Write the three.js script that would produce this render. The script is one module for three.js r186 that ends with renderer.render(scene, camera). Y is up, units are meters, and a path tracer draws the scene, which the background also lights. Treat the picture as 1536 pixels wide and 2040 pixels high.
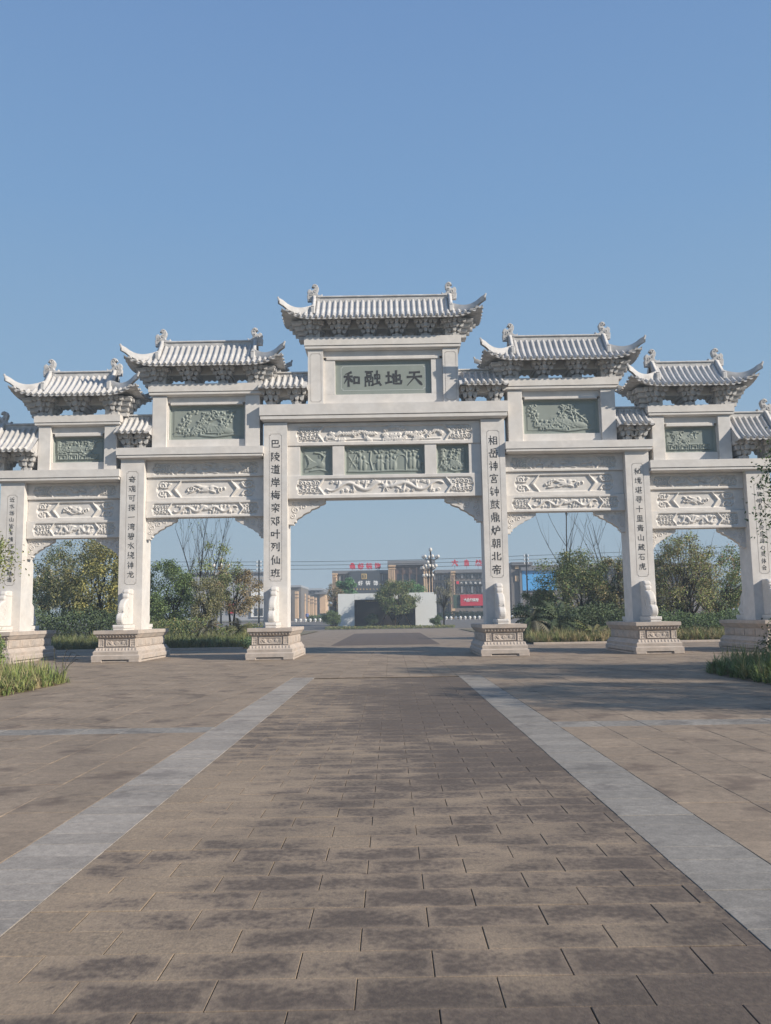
import * as THREE from 'three';
import { mergeGeometries } from 'three/addons/utils/BufferGeometryUtils.js';
import { ImprovedNoise } from 'three/addons/math/ImprovedNoise.js';
import { MarchingCubes } from 'three/addons/objects/MarchingCubes.js';

// ------------------------------------------------------------------ camera, sky, sun, exposure
const scene = new THREE.Scene();
const V = (x, y, z) => new THREE.Vector3(x, y, z);
const FPX = 1704.67;                                     // focal length in pixels of the 1536 x 2040 photograph
const camera = new THREE.PerspectiveCamera(2 * Math.atan(1020 / FPX) * 180 / Math.PI, 771 / 1024, 0.1, 3000);
const CR = V(0.99986314, -0.01572081, -0.00515306), CU = V(0.01622676, 0.9926022, 0.12032277), CF = V(-0.00322336, 0.12038992, -0.99272145);
const CP = V(0.1186, 1.55, 34.1586);
camera.position.copy(CP);
camera.quaternion.setFromRotationMatrix(new THREE.Matrix4().makeBasis(CR, CU, CF.clone().negate()));
camera.updateMatrixWorld();

const SUN = V(1.97, 1.18, 1).normalize();
{ // clear, slightly hazy sky: pale at the horizon, deeper blue upwards
  const W = 64, H = 512, d = new Float32Array(W * H * 4);
  const stops = [[-90, .30, .34, .36], [-4, .36, .43, .48], [0, .365, .455, .525], [6, .335, .455, .56], [14, .265, .42, .60], [26, .200, .355, .59], [40, .158, .287, .535], [65, .13, .245, .49], [90, .115, .22, .46]];
  for (let j = 0; j < H; j++) {
    const el = (j + .5) / H * 180 - 90;
    let k = 0; while (k < stops.length - 2 && el > stops[k + 1][0]) k++;
    const a = stops[k], b = stops[k + 1], t = Math.min(1, Math.max(0, (el - a[0]) / (b[0] - a[0])));
    for (let i = 0; i < W; i++) { const o = (j * W + i) * 4; for (let c = 0; c < 3; c++) d[o + c] = (a[c + 1] + (b[c + 1] - a[c + 1]) * t) / 1.22; d[o + 3] = 1; }
  }
  const sky = new THREE.DataTexture(d, W, H, THREE.RGBAFormat, THREE.FloatType);
  sky.mapping = THREE.EquirectangularReflectionMapping; sky.magFilter = sky.minFilter = THREE.LinearFilter; sky.needsUpdate = true;
  scene.background = sky; scene.environment = sky;
}
const sun = new THREE.DirectionalLight(new THREE.Color(1, .90, .765), 4.9);
sun.position.copy(SUN).multiplyScalar(120); sun.target.position.set(0, 0, 0); scene.add(sun, sun.target);
sun.castShadow = true; sun.shadow.radius = 1.4; sun.shadow.mapSize.set(4096, 4096);
Object.assign(sun.shadow.camera, { left: -60, right: 60, top: 60, bottom: -60, near: 1, far: 400 });
scene.fog = new THREE.FogExp2(new THREE.Color(.62, .72, .82), 0.0013);
const renderer = new THREE.WebGLRenderer({ antialias: true });
renderer.toneMapping = THREE.LinearToneMapping; renderer.toneMappingExposure = 1.22;
renderer.shadowMap.enabled = true; renderer.shadowMap.type = THREE.PCFSoftShadowMap;

// ------------------------------------------------------------------ helpers
let seed = 7;
const srand = (s) => { seed = s; };
const rnd = () => { seed |= 0; seed = seed + 0x6D2B79F5 | 0; let t = Math.imul(seed ^ seed >>> 15, 1 | seed); t = t + Math.imul(t ^ t >>> 7, 61 | t) ^ t; return ((t ^ t >>> 14) >>> 0) / 4294967296; };
const rr = (a, b) => a + (b - a) * rnd();
const lerp = (a, b, t) => a + (b - a) * t, clamp = (v, a, b) => Math.min(b, Math.max(a, v));
const smooth = (a, b, x) => { const t = clamp((x - a) / (b - a), 0, 1); return t * t * (3 - 2 * t); };
const noise = new ImprovedNoise();
const N3 = (x, y, z = 0) => noise.noise(x, y, z);
const fbm = (x, y, z = 0, o = 4) => { let s = 0, a = .5; for (let i = 0; i < o; i++) { s += a * N3(x, y, z + i * 7.3); x *= 2.03; y *= 2.03; a *= .5; } return s; };
// a pixel of the photograph and the plane z it lies on -> a point
const ray = (px, py) => CF.clone().addScaledVector(CR, (px - 768) / FPX).addScaledVector(CU, -(py - 1020) / FPX);
const at = (px, py, z) => { const d = ray(px, py); return CP.clone().addScaledVector(d, (z - CP.z) / d.z); };
const terrain = (z) => .7 * smooth(-70, -116, z);

const names = {};
function nm(n) { const k = names[n] = (names[n] ?? -1) + 1; return k ? n + '_' + String(k).padStart(3, '0') : n; }
function tag(o, label, category, group, kind) { o.userData.label = label; if (category) o.userData.category = category; if (group) o.userData.group = group; if (kind) o.userData.kind = kind; return o; }
function thing(name, label, category, pos = [0, 0, 0], group) { const g = new THREE.Group(); g.name = nm(name); g.position.set(...pos); tag(g, label, category, group); scene.add(g); return g; }
function mesh(name, geo, mat, parent) { const m = new THREE.Mesh(geo, mat); m.name = parent ? name : nm(name); (parent || scene).add(m); return m; }
function structure(name, geo, mat, label) { const m = mesh(name, geo, mat); m.userData.kind = 'structure'; if (label) m.userData.label = label; return m; }
function merge(list) {
  const out = list.map((g) => { const n = g.index ? g.toNonIndexed() : g.clone(); for (const k of Object.keys(n.attributes)) if (!['position', 'normal', 'uv'].includes(k)) n.deleteAttribute(k); if (!n.attributes.uv) n.setAttribute('uv', new THREE.Float32BufferAttribute(new Float32Array(n.attributes.position.count * 2), 2)); return n; });
  return mergeGeometries(out, false);
}
function boxUV(g, s = 1) { // metre uv by the way each face points
  if (g.index) g = g.toNonIndexed();
  const p = g.attributes.position, n = g.attributes.normal, uv = new Float32Array(p.count * 2);
  for (let i = 0; i < p.count; i++) {
    const ax = Math.abs(n.getX(i)), ay = Math.abs(n.getY(i)), az = Math.abs(n.getZ(i));
    const x = p.getX(i), y = p.getY(i), z = p.getZ(i);
    const [u, v] = az >= ax && az >= ay ? [x, y] : ax >= ay ? [z + .37, y] : [x, z + .61];
    uv[2 * i] = u * s; uv[2 * i + 1] = v * s;
  }
  g.setAttribute('uv', new THREE.BufferAttribute(uv, 2)); return g;
}
const box = (x0, x1, y0, y1, z0, z1) => { const g = new THREE.BoxGeometry(Math.abs(x1 - x0), Math.abs(y1 - y0), Math.abs(z1 - z0)); g.translate((x0 + x1) / 2, (y0 + y1) / 2, (z0 + z1) / 2); return g; };
// a box with chamfered edges
function cbox(x0, x1, y0, y1, z0, z1, c = .012) {
  const s = new THREE.Shape(); if (x1 < x0) [x0, x1] = [x1, x0]; const a = x0 + c, b = x1 - c, e = y0 + c, f = y1 - c;
  s.moveTo(a, e); s.lineTo(b, e); s.lineTo(b, f); s.lineTo(a, f);
  const g = new THREE.ExtrudeGeometry(s, { depth: z1 - z0 - 2 * c, bevelEnabled: true, bevelThickness: c, bevelSize: c, bevelSegments: 1, curveSegments: 1 });
  g.translate(0, 0, z0 + c); return g;
}
// rings [half width, half depth, y] stacked into a rectangular moulding
function rectLathe(rings, cx = 0, cz = 0) {
  const pos = [], quad = (a, b, c, d) => pos.push(...a, ...b, ...c, ...a, ...c, ...d);
  const P = (r) => [[cx - r[0], r[2], cz + r[1]], [cx + r[0], r[2], cz + r[1]], [cx + r[0], r[2], cz - r[1]], [cx - r[0], r[2], cz - r[1]]];
  for (let i = 0; i < rings.length - 1; i++) { const A = P(rings[i]), B = P(rings[i + 1]); for (let k = 0; k < 4; k++) { const l = (k + 1) % 4; quad(A[k], A[l], B[l], B[k]); } }
  const T = P(rings[rings.length - 1]), B = P(rings[0]); quad(T[0], T[1], T[2], T[3]); quad(B[3], B[2], B[1], B[0]);
  const g = new THREE.BufferGeometry(); g.setAttribute('position', new THREE.Float32BufferAttribute(pos, 3)); g.computeVertexNormals(); return g;
}
function taper(pts, rad, sides = 6) { // tapered tube through points
  const pos = [], nor = [], idx = []; const up = V(.3, .2, 1).normalize();
  pts.forEach((p, i) => {
    const t = (pts[Math.min(i + 1, pts.length - 1)].clone().sub(pts[Math.max(i - 1, 0)])).normalize();
    const a = V().crossVectors(t, Math.abs(t.dot(up)) > .95 ? V(1, 0, 0) : up).normalize(), b = V().crossVectors(t, a);
    for (let k = 0; k < sides; k++) { const q = k / sides * 2 * Math.PI, d = a.clone().multiplyScalar(Math.cos(q)).addScaledVector(b, Math.sin(q)); pos.push(p.x + d.x * rad[i], p.y + d.y * rad[i], p.z + d.z * rad[i]); nor.push(d.x, d.y, d.z); }
    if (i) for (let k = 0; k < sides; k++) { const l = (k + 1) % sides, A = (i - 1) * sides, B = i * sides; idx.push(A + k, B + l, A + l, A + k, B + k, B + l); }
  });
  const g = new THREE.BufferGeometry(); g.setAttribute('position', new THREE.Float32BufferAttribute(pos, 3)); g.setAttribute('normal', new THREE.Float32BufferAttribute(nor, 3)); g.setIndex(idx);
  const n = g.toNonIndexed(); n.setAttribute('uv', new THREE.Float32BufferAttribute(new Float32Array(n.attributes.position.count * 2).map((_, i) => i % 2 ? n.attributes.position.array[(i >> 1) * 3 + 1] : n.attributes.position.array[(i >> 1) * 3] + n.attributes.position.array[(i >> 1) * 3 + 2]), 2)); return n;
}
function gridGeo(nu, nv, f) { // surface from f(u, v) -> [x, y, z]
  const pos = [], idx = [], uv = [];
  for (let j = 0; j <= nv; j++) for (let i = 0; i <= nu; i++) { const p = f(i / nu, j / nv); pos.push(...p); uv.push(p[0], p[1] + p[2]); }
  for (let j = 0; j < nv; j++) for (let i = 0; i < nu; i++) { const a = j * (nu + 1) + i, b = a + 1, c = a + nu + 1, d = c + 1; idx.push(a, b, d, a, d, c); }
  const g = new THREE.BufferGeometry(); g.setAttribute('position', new THREE.Float32BufferAttribute(pos, 3)); g.setAttribute('uv', new THREE.Float32BufferAttribute(uv, 2)); g.setIndex(idx); g.computeVertexNormals(); return g;
}
// textures -----------------------------------------------------------
function tex(w, h, f, srgb = true, rep = true) {
  const d = new Uint8Array(w * h * 4);
  for (let j = 0; j < h; j++) for (let i = 0; i < w; i++) { const c = f(i / w, j / h, i, j), o = (j * w + i) * 4; for (let k = 0; k < 3; k++) d[o + k] = clamp(Math.round(c[k] * 255), 0, 255); d[o + 3] = 255; }
  const t = new THREE.DataTexture(d, w, h, THREE.RGBAFormat); t.magFilter = THREE.LinearFilter; t.minFilter = THREE.LinearMipmapLinearFilter; t.generateMipmaps = true;
  t.wrapS = t.wrapT = rep ? THREE.RepeatWrapping : THREE.ClampToEdgeWrapping; if (srgb) t.colorSpace = THREE.SRGBColorSpace; t.anisotropy = 8; t.needsUpdate = true; return t;
}
const tileN = (u, v, f, z = 0) => { // tiling noise on a torus-like blend
  const a = N3(u * f, v * f, z), b = N3((u - 1) * f, v * f, z), c = N3(u * f, (v - 1) * f, z), d = N3((u - 1) * f, (v - 1) * f, z);
  return (a * (1 - u) + b * u) * (1 - v) + (c * (1 - u) + d * u) * v;
};
srand(11);
function granite(base, speck, mott, tint = 0) {
  return tex(512, 512, (u, v) => {
    const m = tileN(u, v, 4, 1) * mott + tileN(u, v, 13, 4) * mott * .6, g = (rnd() - .5) * speck + (rnd() < .06 ? -speck * .8 : 0);
    const k = 1 + m + g, w = tileN(u, v, 3, 9) * tint;
    return [base[0] * k * (1 + w), base[1] * k, base[2] * k * (1 - w)];
  });
}
const bumpTex = tex(256, 256, (u, v) => { const k = .5 + (rnd() - .5) * .5 + tileN(u, v, 18, 3) * .3; return [k, k, k]; }, false);
const std = (o) => new THREE.MeshStandardMaterial({ roughness: .85, metalness: 0, ...o });
const lin = (r, g, b) => new THREE.Color().setRGB(r, g, b);
function rep(t, s) { const c = t.clone(); c.repeat.set(s, s); c.needsUpdate = true; return c; }
const graniteTex = granite([.812, .795, .776], .06, .08, .014);
const stone = std({ map: rep(graniteTex, .45), bumpMap: rep(bumpTex, 1.3), bumpScale: .0012, roughness: .8, side: THREE.DoubleSide });
const tileTex = granite([.725, .718, .712], .10, .2, .02);
const tileStone = std({ map: rep(tileTex, .6), bumpMap: rep(bumpTex, 1.1), bumpScale: .002, roughness: .85, side: THREE.DoubleSide });
const baseTex = granite([.70, .655, .615], .09, .14, .03);
const baseStone = std({ map: rep(baseTex, .55), bumpMap: rep(bumpTex, 1.1), bumpScale: .0025, roughness: .88, side: THREE.DoubleSide });
const greenTex = granite([.53, .56, .535], .035, .06, .015);
const greenStone = std({ map: rep(greenTex, .4), roughness: .6, side: THREE.DoubleSide });
const ink = std({ color: lin(.032, .034, .038), roughness: .65 });
const paleLine = std({ color: lin(.5, .54, .52), roughness: .8 });

// ------------------------------------------------------------------ brush written characters, stroke by stroke on a 100 x 100 field
const C = {
  mu: '8,30 92,30;50,0 50,100;46,34 6,80;54,38 94,76', kou: '12,12 14,92;12,14 88,14 84,92;14,84 86,84', ri: '20,5 20,97;20,6 80,6 80,97;20,48 80,48;20,91 80,91',
  mu4: '14,4 14,97;14,5 86,5 86,97;14,33 86,33;14,62 86,62;14,92 86,92', yue: '25,5 24,60 8,99;25,5 82,5 82,93 66,86;27,34 80,34;27,62 80,62',
  tu: '12,38 88,38;50,5 50,86;3,92 97,84', san: '30,8 64,24;14,38 48,52;16,97 66,62', wang: '12,10 88,10;18,48 82,48;50,10 50,88;3,91 97,88',
  huo: '18,36 30,56;82,28 62,50;50,4 46,52 8,99;50,56 92,94', shi: '42,2 62,15;12,30 82,28 12,72;52,50 52,100;60,55 88,74', mi: '62,0 22,28 66,30 16,60 80,55;12,94 88,78',
  jin: '46,0 8,36;36,22 88,22;18,46 82,46;8,68 88,68;48,46 48,96 88,80', er: '20,4 20,100;20,6 84,5 52,34 84,56 70,76 46,68', shan: '50,0 50,86;8,30 8,88 92,88;92,28 92,99',
  chuo: '12,8 26,21;4,42 27,40 22,70 5,88;8,84 40,92 99,96', he: '86,6 20,18;4,34 96,34;52,14 52,99;48,36 4,78;56,40 98,70', ren: '84,2 10,50;56,32 56,99',
  qing: '15,12 85,12;20,27 80,27;3,43 97,43;50,0 50,43;24,50 23,78 10,99;24,50 82,50 82,96 68,90;26,65 80,65;26,80 80,80', xin: '50,0 50,100;12,28 6,54;84,22 96,40',
  cao: '4,50 96,50;28,4 28,96;72,4 72,96', mian: '47,0 54,30;6,92 10,45;8,46 94,46 84,88', ben: '8,28 92,28;50,0 50,100;46,32 4,78;54,34 96,76;30,76 70,76', mu3: '50,0 50,100',
};
const GL = {
  天: '20,18 82,16;6,46 94,44;50,18 47,52 6,97;53,50 95,96', 地: '[tu 0 8 38 88];40,46 90,32 88,64 76,60;66,6 66,74;50,26 50,86 96,87 96,68', 融: '4,8 49,8;[kou 9 15 44 36];4,43 4,99;4,43 49,43 49,97 41,93;16,52 21,64;37,52 31,64;10,70 44,70;27,70 27,96;[kou 58 24 97 58];77,4 77,86;54,89 92,80;87,72 99,96',
  和: '[he 0 5 52 99];[kou 58 36 97 86]', 巴: '15,12 82,12 80,48;16,48 80,48;48,12 48,48;15,12 15,86 92,88 94,66', 陵: '[er 0 5 32 100];45,18 88,18;66,2 66,36;38,36 97,36;56,42 40,56;76,42 94,55;60,55 38,77;56,63 84,62 40,99;56,72 96,99',
  道: '[chuo];48,0 55,12;80,0 71,12;36,18 97,17;65,17 58,28;[mu4 38 27 92 84]', 岸: '50,0 50,22;18,8 18,24 82,24;82,7 82,26;10,38 96,37;20,38 18,62 4,98;40,54 88,54;28,74 97,73;61,54 61,100', 梅: '[mu 0 4 40 97];56,2 42,26;50,15 97,14;50,32 47,80;50,32 90,32 86,94 72,90;40,56 99,55;47,79 92,79;65,38 71,48;63,61 69,71',
  栾: '48,0 54,9;8,16 94,15;38,16 36,40;63,16 63,42;24,23 10,40;77,23 94,39;[mu 4 42 96 100]', 邓: '4,20 46,20 6,94;10,42 50,88;[er 56 5 99 100]', 叶: '[kou 3 28 38 76];42,42 99,41;71,4 71,99', 列: '4,12 56,12;29,12 8,52;22,30 51,30 6,94;18,47 33,60;68,18 68,70;91,4 91,96 78,90',
  仙: '[ren 0 0 38 100];[shan 38 14 99 92]', 班: '[wang 0 10 34 86];43,20 38,46;53,4 51,56 34,99;[wang 58 8 100 92]', 相: '[mu 0 0 48 100];[mu4 50 9 99 97]', 岳: '76,1 30,10;28,7 28,50;28,28 90,27;63,28 63,50;2,50 98,50;[shan 10 53 90 100]', 神: '[shi 0 0 42 100];[ri 42 20 99 76];71,1 71,100',
  宫: '[mian 0 0 100 30];[kou 26 29 74 56];[kou 16 61 84 100];50,54 44,63', 钟: '[jin 0 0 43 100];[kou 50 26 99 70];75,1 75,100', 鼓: '4,15 52,15;28,1 28,28;9,28 47,28;[kou 10 36 46 64];14,70 20,82;42,68 36,82;2,93 55,86;56,22 99,22;77,1 77,43;60,44 92,44 54,99;62,54 99,97',
  鼎: '[mu4 22 0 78 52];12,26 12,66 40,66;40,56 40,99;22,68 6,99;88,26 88,66 60,66;60,56 60,99;62,81 95,81 92,99', 炉: '[huo 0 0 46 100];71,1 79,14;55,25 94,24 94,52;55,25 55,60 42,99;55,51 94,51', 朝: '8,12 52,12;30,0 30,25;[ri 6 25 54 66];2,79 57,78;30,62 30,100;[yue 56 3 101 99]',
  北: '32,4 32,88;5,36 32,35;2,82 34,66;62,4 62,86 97,88 97,65;94,24 64,48', 帝: '47,0 53,10;9,15 92,15;31,20 40,32;70,20 61,32;6,54 9,40 94,40 85,53;24,59 24,90;24,59 80,59 80,90 68,86;51,42 51,100', 奇: '7,20 94,19;50,0 46,26 13,44;53,22 83,42;2,51 98,50;[kou 16 58 57 88];77,50 77,97 61,91',
  观: '4,15 43,15 3,92;9,40 44,88;55,8 55,64;55,9 94,9 94,64;74,22 70,62 43,99;78,62 78,93 99,93 99,76', 可: '2,12 98,12;[kou 13 28 57 70];81,12 81,97 61,90', 探: '3,25 39,25;22,1 22,96 9,88;2,66 39,52;45,23 47,8 98,9 93,22;62,18 49,35;79,18 94,35;41,51 99,50;70,34 70,100;67,53 40,88;73,54 99,86', 一: '4,52 96,47',
  湾: '[san 0 0 30 100];61,0 67,8;36,14 99,14;55,14 54,35;74,14 74,35;43,20 37,33;86,20 97,33;40,45 92,44 91,60 43,60 40,77 94,76 91,99 76,95', 碧: '[wang 2 4 44 50];67,0 58,12;[ri 40 10 104 50];7,57 94,56;43,57 8,90;[kou 30 68 82 100]', 水: '50,2 50,96 37,89;6,32 41,31 5,82;87,17 56,42;53,40 96,88',
  绕: '[mi 0 0 36 98];46,14 94,7;61,0 76,35 97,32;92,19 49,41;41,52 98,51;60,52 56,76 36,99;75,52 75,93 99,93 99,76', 龙: '4,33 96,29;45,2 41,46 4,97;58,34 58,89 96,91 98,70;87,41 38,82;66,4 79,18', 秘: '[he 0 0 42 100];52,40 43,72;62,34 62,83 94,85 96,66;72,14 81,30;96,7 43,94;91,37 100,58',
  境: '[tu 0 8 34 90];66,0 71,8;44,13 94,12;54,16 59,27;83,15 76,27;37,31 99,30;[ri 40 35 96 67];62,66 55,82 34,99;75,66 75,93 100,93 100,77', 堪: '[tu 0 8 34 90];37,18 99,18;52,3 52,61;82,3 82,61;52,39 82,39;35,61 99,61;60,62 51,82;71,62 82,75;43,66 43,95 98,95', 寻: '17,8 84,7 83,41;21,24 81,24;15,41 84,41;3,59 98,58;67,46 67,98 49,91;27,68 40,83',
  十: '4,46 96,44;50,2 50,99', 里: '[ri -2 4 102 62];50,8 50,92;14,75 86,75;2,94 98,93', 青: '[qing]', 山: '[shan 4 6 96 96]', 藏: '[cao 3 0 97 24];10,33 97,32;13,33 13,62 2,97;[mu3 18 42 30 84];24,43 58,43;24,57 58,57;24,83 60,83;41,43 41,83;63,22 72,72 97,98 99,82;92,48 58,95;80,20 90,29',
  石: '4,12 96,11;48,12 3,72;[kou 28 44 90 97]', 虎: '50,0 50,22;50,10 88,9;14,25 92,24 85,37;16,25 16,62 2,97;29,43 78,36;52,28 52,51 88,51;42,61 40,82 22,99;42,61 68,61 68,93 98,93 98,78', 近: '[chuo];88,4 50,17;50,16 48,52 34,80;50,40 98,39;75,40 75,84', 远: '[chuo];47,14 89,13;37,37 99,36;56,37 53,62 36,80;72,37 72,75 98,75 98,58',
  皆: '14,3 14,45 43,36;14,22 41,22;88,7 60,23;58,2 58,41 94,43 95,28;50,48 40,59;[ri 10 56 92 100]', 有: '4,20 96,19;46,1 34,42 3,75;[yue 28 42 84 100]', 情: '[xin 0 0 42 100];[qing 42 0 100 100]', 还: '[chuo];41,12 98,12;73,12 38,53;67,30 67,84;75,38 97,60', 须: '29,4 4,31;33,28 3,60;37,52 2,98;43,10 99,10;71,10 62,23;50,25 50,74;50,25 94,25 94,74;72,35 68,74 43,99;79,78 99,98',
  心: '15,45 6,77;30,29 32,91 80,93 84,70;48,14 59,36;81,29 96,56', 上: '48,2 48,92;48,42 87,41;3,94 97,92', 通: '[chuo];45,4 90,4 70,20;55,12 69,21;44,27 44,84;44,27 94,27 94,83 82,79;44,45 94,45;44,62 94,62;69,27 69,82', 清: '[san 0 0 30 100];[qing 34 0 100 100]', 风: '18,8 18,62 2,98;18,8 82,8 82,72 98,97 100,78;64,25 29,82;31,29 70,82',
  明: '[ri -6 12 48 82];[yue 46 2 100 99]', 月: '[yue]', 本: '[ben]', 无: '14,15 84,14;3,46 97,44;48,15 43,57 3,98;56,46 56,91 97,93 98,70', 价: '[ren 0 0 38 100];66,4 34,50;66,4 100,48;54,45 52,72 38,99;79,45 79,99', 且: '[mu4 18 2 82 97];2,93 98,92', 待: '29,1 4,31;33,27 2,62;20,48 20,99;44,18 94,18;69,1 69,41;37,41 99,40;39,61 98,60;79,46 79,98 63,91;50,70 61,85',
  灵: '17,6 82,6 81,40;21,22 79,22;13,39 84,39;17,55 28,71;87,52 68,69;50,42 48,66 6,99;53,67 96,98', 体: '[ren 0 0 38 100];[ben 34 0 101 100]', 会: '50,1 3,47;50,1 97,47;27,43 73,43;11,59 89,58;46,60 20,94 80,87;66,72 88,99',
  好: '29,1 11,62 44,97;43,32 6,98;1,34 49,34;55,13 94,13 75,34 75,97 61,90;50,55 99,54', 装: '22,1 22,49;5,10 12,22;2,43 22,34;35,16 98,16;67,1 67,45;41,45 94,45;50,47 55,55;4,60 97,59;46,60 4,93;30,74 28,98 51,87;60,62 95,98;86,66 68,79', 饰: '25,0 4,33;21,17 47,16 38,30;21,35 21,94 45,79;63,1 50,31;58,18 99,18;54,37 54,84;54,37 96,37 96,83 86,80;75,24 75,100',
  大: '4,35 96,33;50,2 47,46 3,98;53,46 97,98', 自: '52,0 41,13;[mu4 12 13 88 99]', 然: '29,0 4,42;22,14 47,14 6,68;17,26 31,35;11,39 25,47;51,25 99,24;75,2 72,35 44,68;77,30 99,64;11,78 3,98;33,78 38,95;58,78 65,95;83,76 97,97', 家: '[mian 0 0 100 30];19,36 82,35;48,35 8,60;41,44 59,72 50,99 37,93;51,58 10,78;55,70 8,96;84,44 60,61;58,56 98,92', 居: '17,8 86,8 85,32 18,32;18,8 18,57 2,99;27,49 98,48;61,37 61,64;[kou 34 63 88 99]', 板: '[mu 0 0 43 99];95,3 54,14 52,57 40,99;56,39 93,38 48,99;58,51 100,98',
};
function strokesOf(str, x0 = 0, y0 = 0, x1 = 100, y1 = 100) {
  const out = [];
  for (const part of str.split(';')) {
    if (part[0] === '[') { const [k, a = 0, b = 0, c = 100, d = 100] = part.slice(1, -1).split(' ').map((v, i) => i ? +v : v); const X = (v) => x0 + (x1 - x0) * v / 100, Y = (v) => y0 + (y1 - y0) * v / 100; out.push(...strokesOf(C[k], X(a), Y(b), X(c), Y(d))); }
    else out.push(part.split(' ').map((q) => { const [a, b] = q.split(','); return [x0 + (x1 - x0) * a / 100, y0 + (y1 - y0) * b / 100]; }));
  }
  return out;
}
function glyphGeo(ch, size, wk = 1, depth = .006) {
  const list = strokesOf(GL[ch]), dense = list.length > 12 ? .78 : list.length > 8 ? .9 : 1.08;
  const gs = [];
  list.forEach((st, si) => {
    const P = st.map(([a, b]) => new THREE.Vector2((a - 50) / 100 * size, (50 - b) / 100 * size)), q = [];
    for (let i = 0; i < P.length - 1; i++) for (let k = 0; k < 4; k++) q.push(P[i].clone().lerp(P[i + 1], k / 4)); q.push(P[P.length - 1]);
    const dx = P[P.length - 1].x - P[P.length - 2].x, dy = P[P.length - 1].y - P[P.length - 2].y, pie = dx < 0 && dy < 0 && -dx > -dy * .35, na = dx > 0 && dy < 0 && dx > -dy * .5;
    const W = size * .052 * dense * wk, L = [], R = [];
    q.forEach((p, i) => {
      const s = i / (q.length - 1), a = q[Math.max(0, i - 1)], b = q[Math.min(q.length - 1, i + 1)], t = b.clone().sub(a).normalize();
      let w = W * (1.08 - .28 * Math.sin(Math.PI * s)); if (pie) w = W * (1.2 - .9 * s); else if (na) w = W * (.6 + .95 * s - (s > .9 ? 1.0 : 0)); w = Math.max(w, W * .3);
      if (i === 0) p = p.clone().addScaledVector(t, -W * .5); if (i === q.length - 1) p = p.clone().addScaledVector(t, W * .5);
      const n = new THREE.Vector2(-t.y, t.x); L.push(p.clone().addScaledVector(n, w)); R.unshift(p.clone().addScaledVector(n, -w));
    });
    const g = new THREE.ExtrudeGeometry(new THREE.Shape([...L, ...R]), { depth: depth + si * .0004, bevelEnabled: false }); gs.push(g);
  });
  return merge(gs);
}
function lineStrip(pts, w, d) { // thin strip along a path in the xy plane
  const gs = []; for (let i = 0; i < pts.length - 1; i++) { const [a, b] = pts[i], [c, e] = pts[i + 1], L = Math.hypot(c - a, e - b) + w * .9; const g = new THREE.BoxGeometry(L, w, d); g.rotateZ(Math.atan2(e - b, c - a)); g.translate((a + c) / 2, (b + e) / 2, d / 2 + i * .0003); gs.push(g); } return merge(gs);
}

// ------------------------------------------------------------------ carved reliefs: a height field cut into a stone face
const RES = 100;
function reliefGeo(w, h, depth, draw, cell = .02) {
  const cw = Math.round(w * RES), chh = Math.round(h * RES), cv = document.createElement('canvas'); cv.width = cw; cv.height = chh;
  const c = cv.getContext('2d'); c.fillStyle = '#fff'; c.fillRect(0, 0, cw, chh); draw(c, cw, chh);
  const im = c.getImageData(0, 0, cw, chh).data, S = (x, y) => im[(clamp(Math.round(y), 0, chh - 1) * cw + clamp(Math.round(x), 0, cw - 1)) * 4] / 255;
  const nx = Math.round(w / cell), ny = Math.round(h / cell);
  const hgt = (i, j) => { const x = i / nx * (cw - 1), y = j / ny * (chh - 1); return (S(x, y) * 2 + S(x - 1, y) + S(x + 1, y) + S(x, y - 1) + S(x, y + 1)) / 6; };
  const g = gridGeo(nx + 2, ny + 2, (u, v) => {
    let i = Math.round(u * (nx + 2)) - 1, j = Math.round(v * (ny + 2)) - 1; const rim = i < 0 || j < 0 || i > nx || j > ny; i = clamp(i, 0, nx); j = clamp(j, 0, ny);
    return [-w / 2 + i / nx * w, -h / 2 + j / ny * h, rim ? -depth - .03 : depth * (hgt(i, ny - j) - 1)];
  });
  const uv = g.attributes.uv, p = g.attributes.position; for (let i = 0; i < p.count; i++) uv.setXY(i, p.getX(i), p.getY(i)); return g;
}
const gray = (v) => { const k = Math.round(clamp(v, 0, 1) * 255); return `rgb(${k},${k},${k})`; };
function tube(c, pts, w, top = 1, bot = .25) { // a rounded cord
  c.globalCompositeOperation = 'lighten'; c.lineCap = 'round'; c.lineJoin = 'round';
  for (let k = 0; k < 4; k++) { const f = 1 - k / 4; c.lineWidth = Math.max(1, w * f); c.strokeStyle = gray(bot + (top - bot) * Math.sqrt(1 - f * f * .95)); c.beginPath(); pts.forEach(([x, y], i) => i ? c.lineTo(x, y) : c.moveTo(x, y)); c.stroke(); }
  c.globalCompositeOperation = 'source-over';
}
function blob(c, x, y, rx, ry, a = 0, top = 1, bot = .3) {
  c.globalCompositeOperation = 'lighten'; for (let k = 0; k < 4; k++) { const f = 1 - k / 4.5; c.fillStyle = gray(bot + (top - bot) * Math.sqrt(1 - f * f * .95)); c.beginPath(); c.ellipse(x, y, rx * f, ry * f, a, 0, 7); c.fill(); } c.globalCompositeOperation = 'source-over';
}
const spiral = (x, y, r, turns, dir, a0) => { const p = []; const n = Math.ceil(turns * 12); for (let i = 0; i <= n; i++) { const t = i / n, q = a0 + dir * t * turns * 2 * Math.PI, rad = r * (1 - .82 * t); p.push([x + Math.cos(q) * rad, y + Math.sin(q) * rad]); } return p; };
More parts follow.
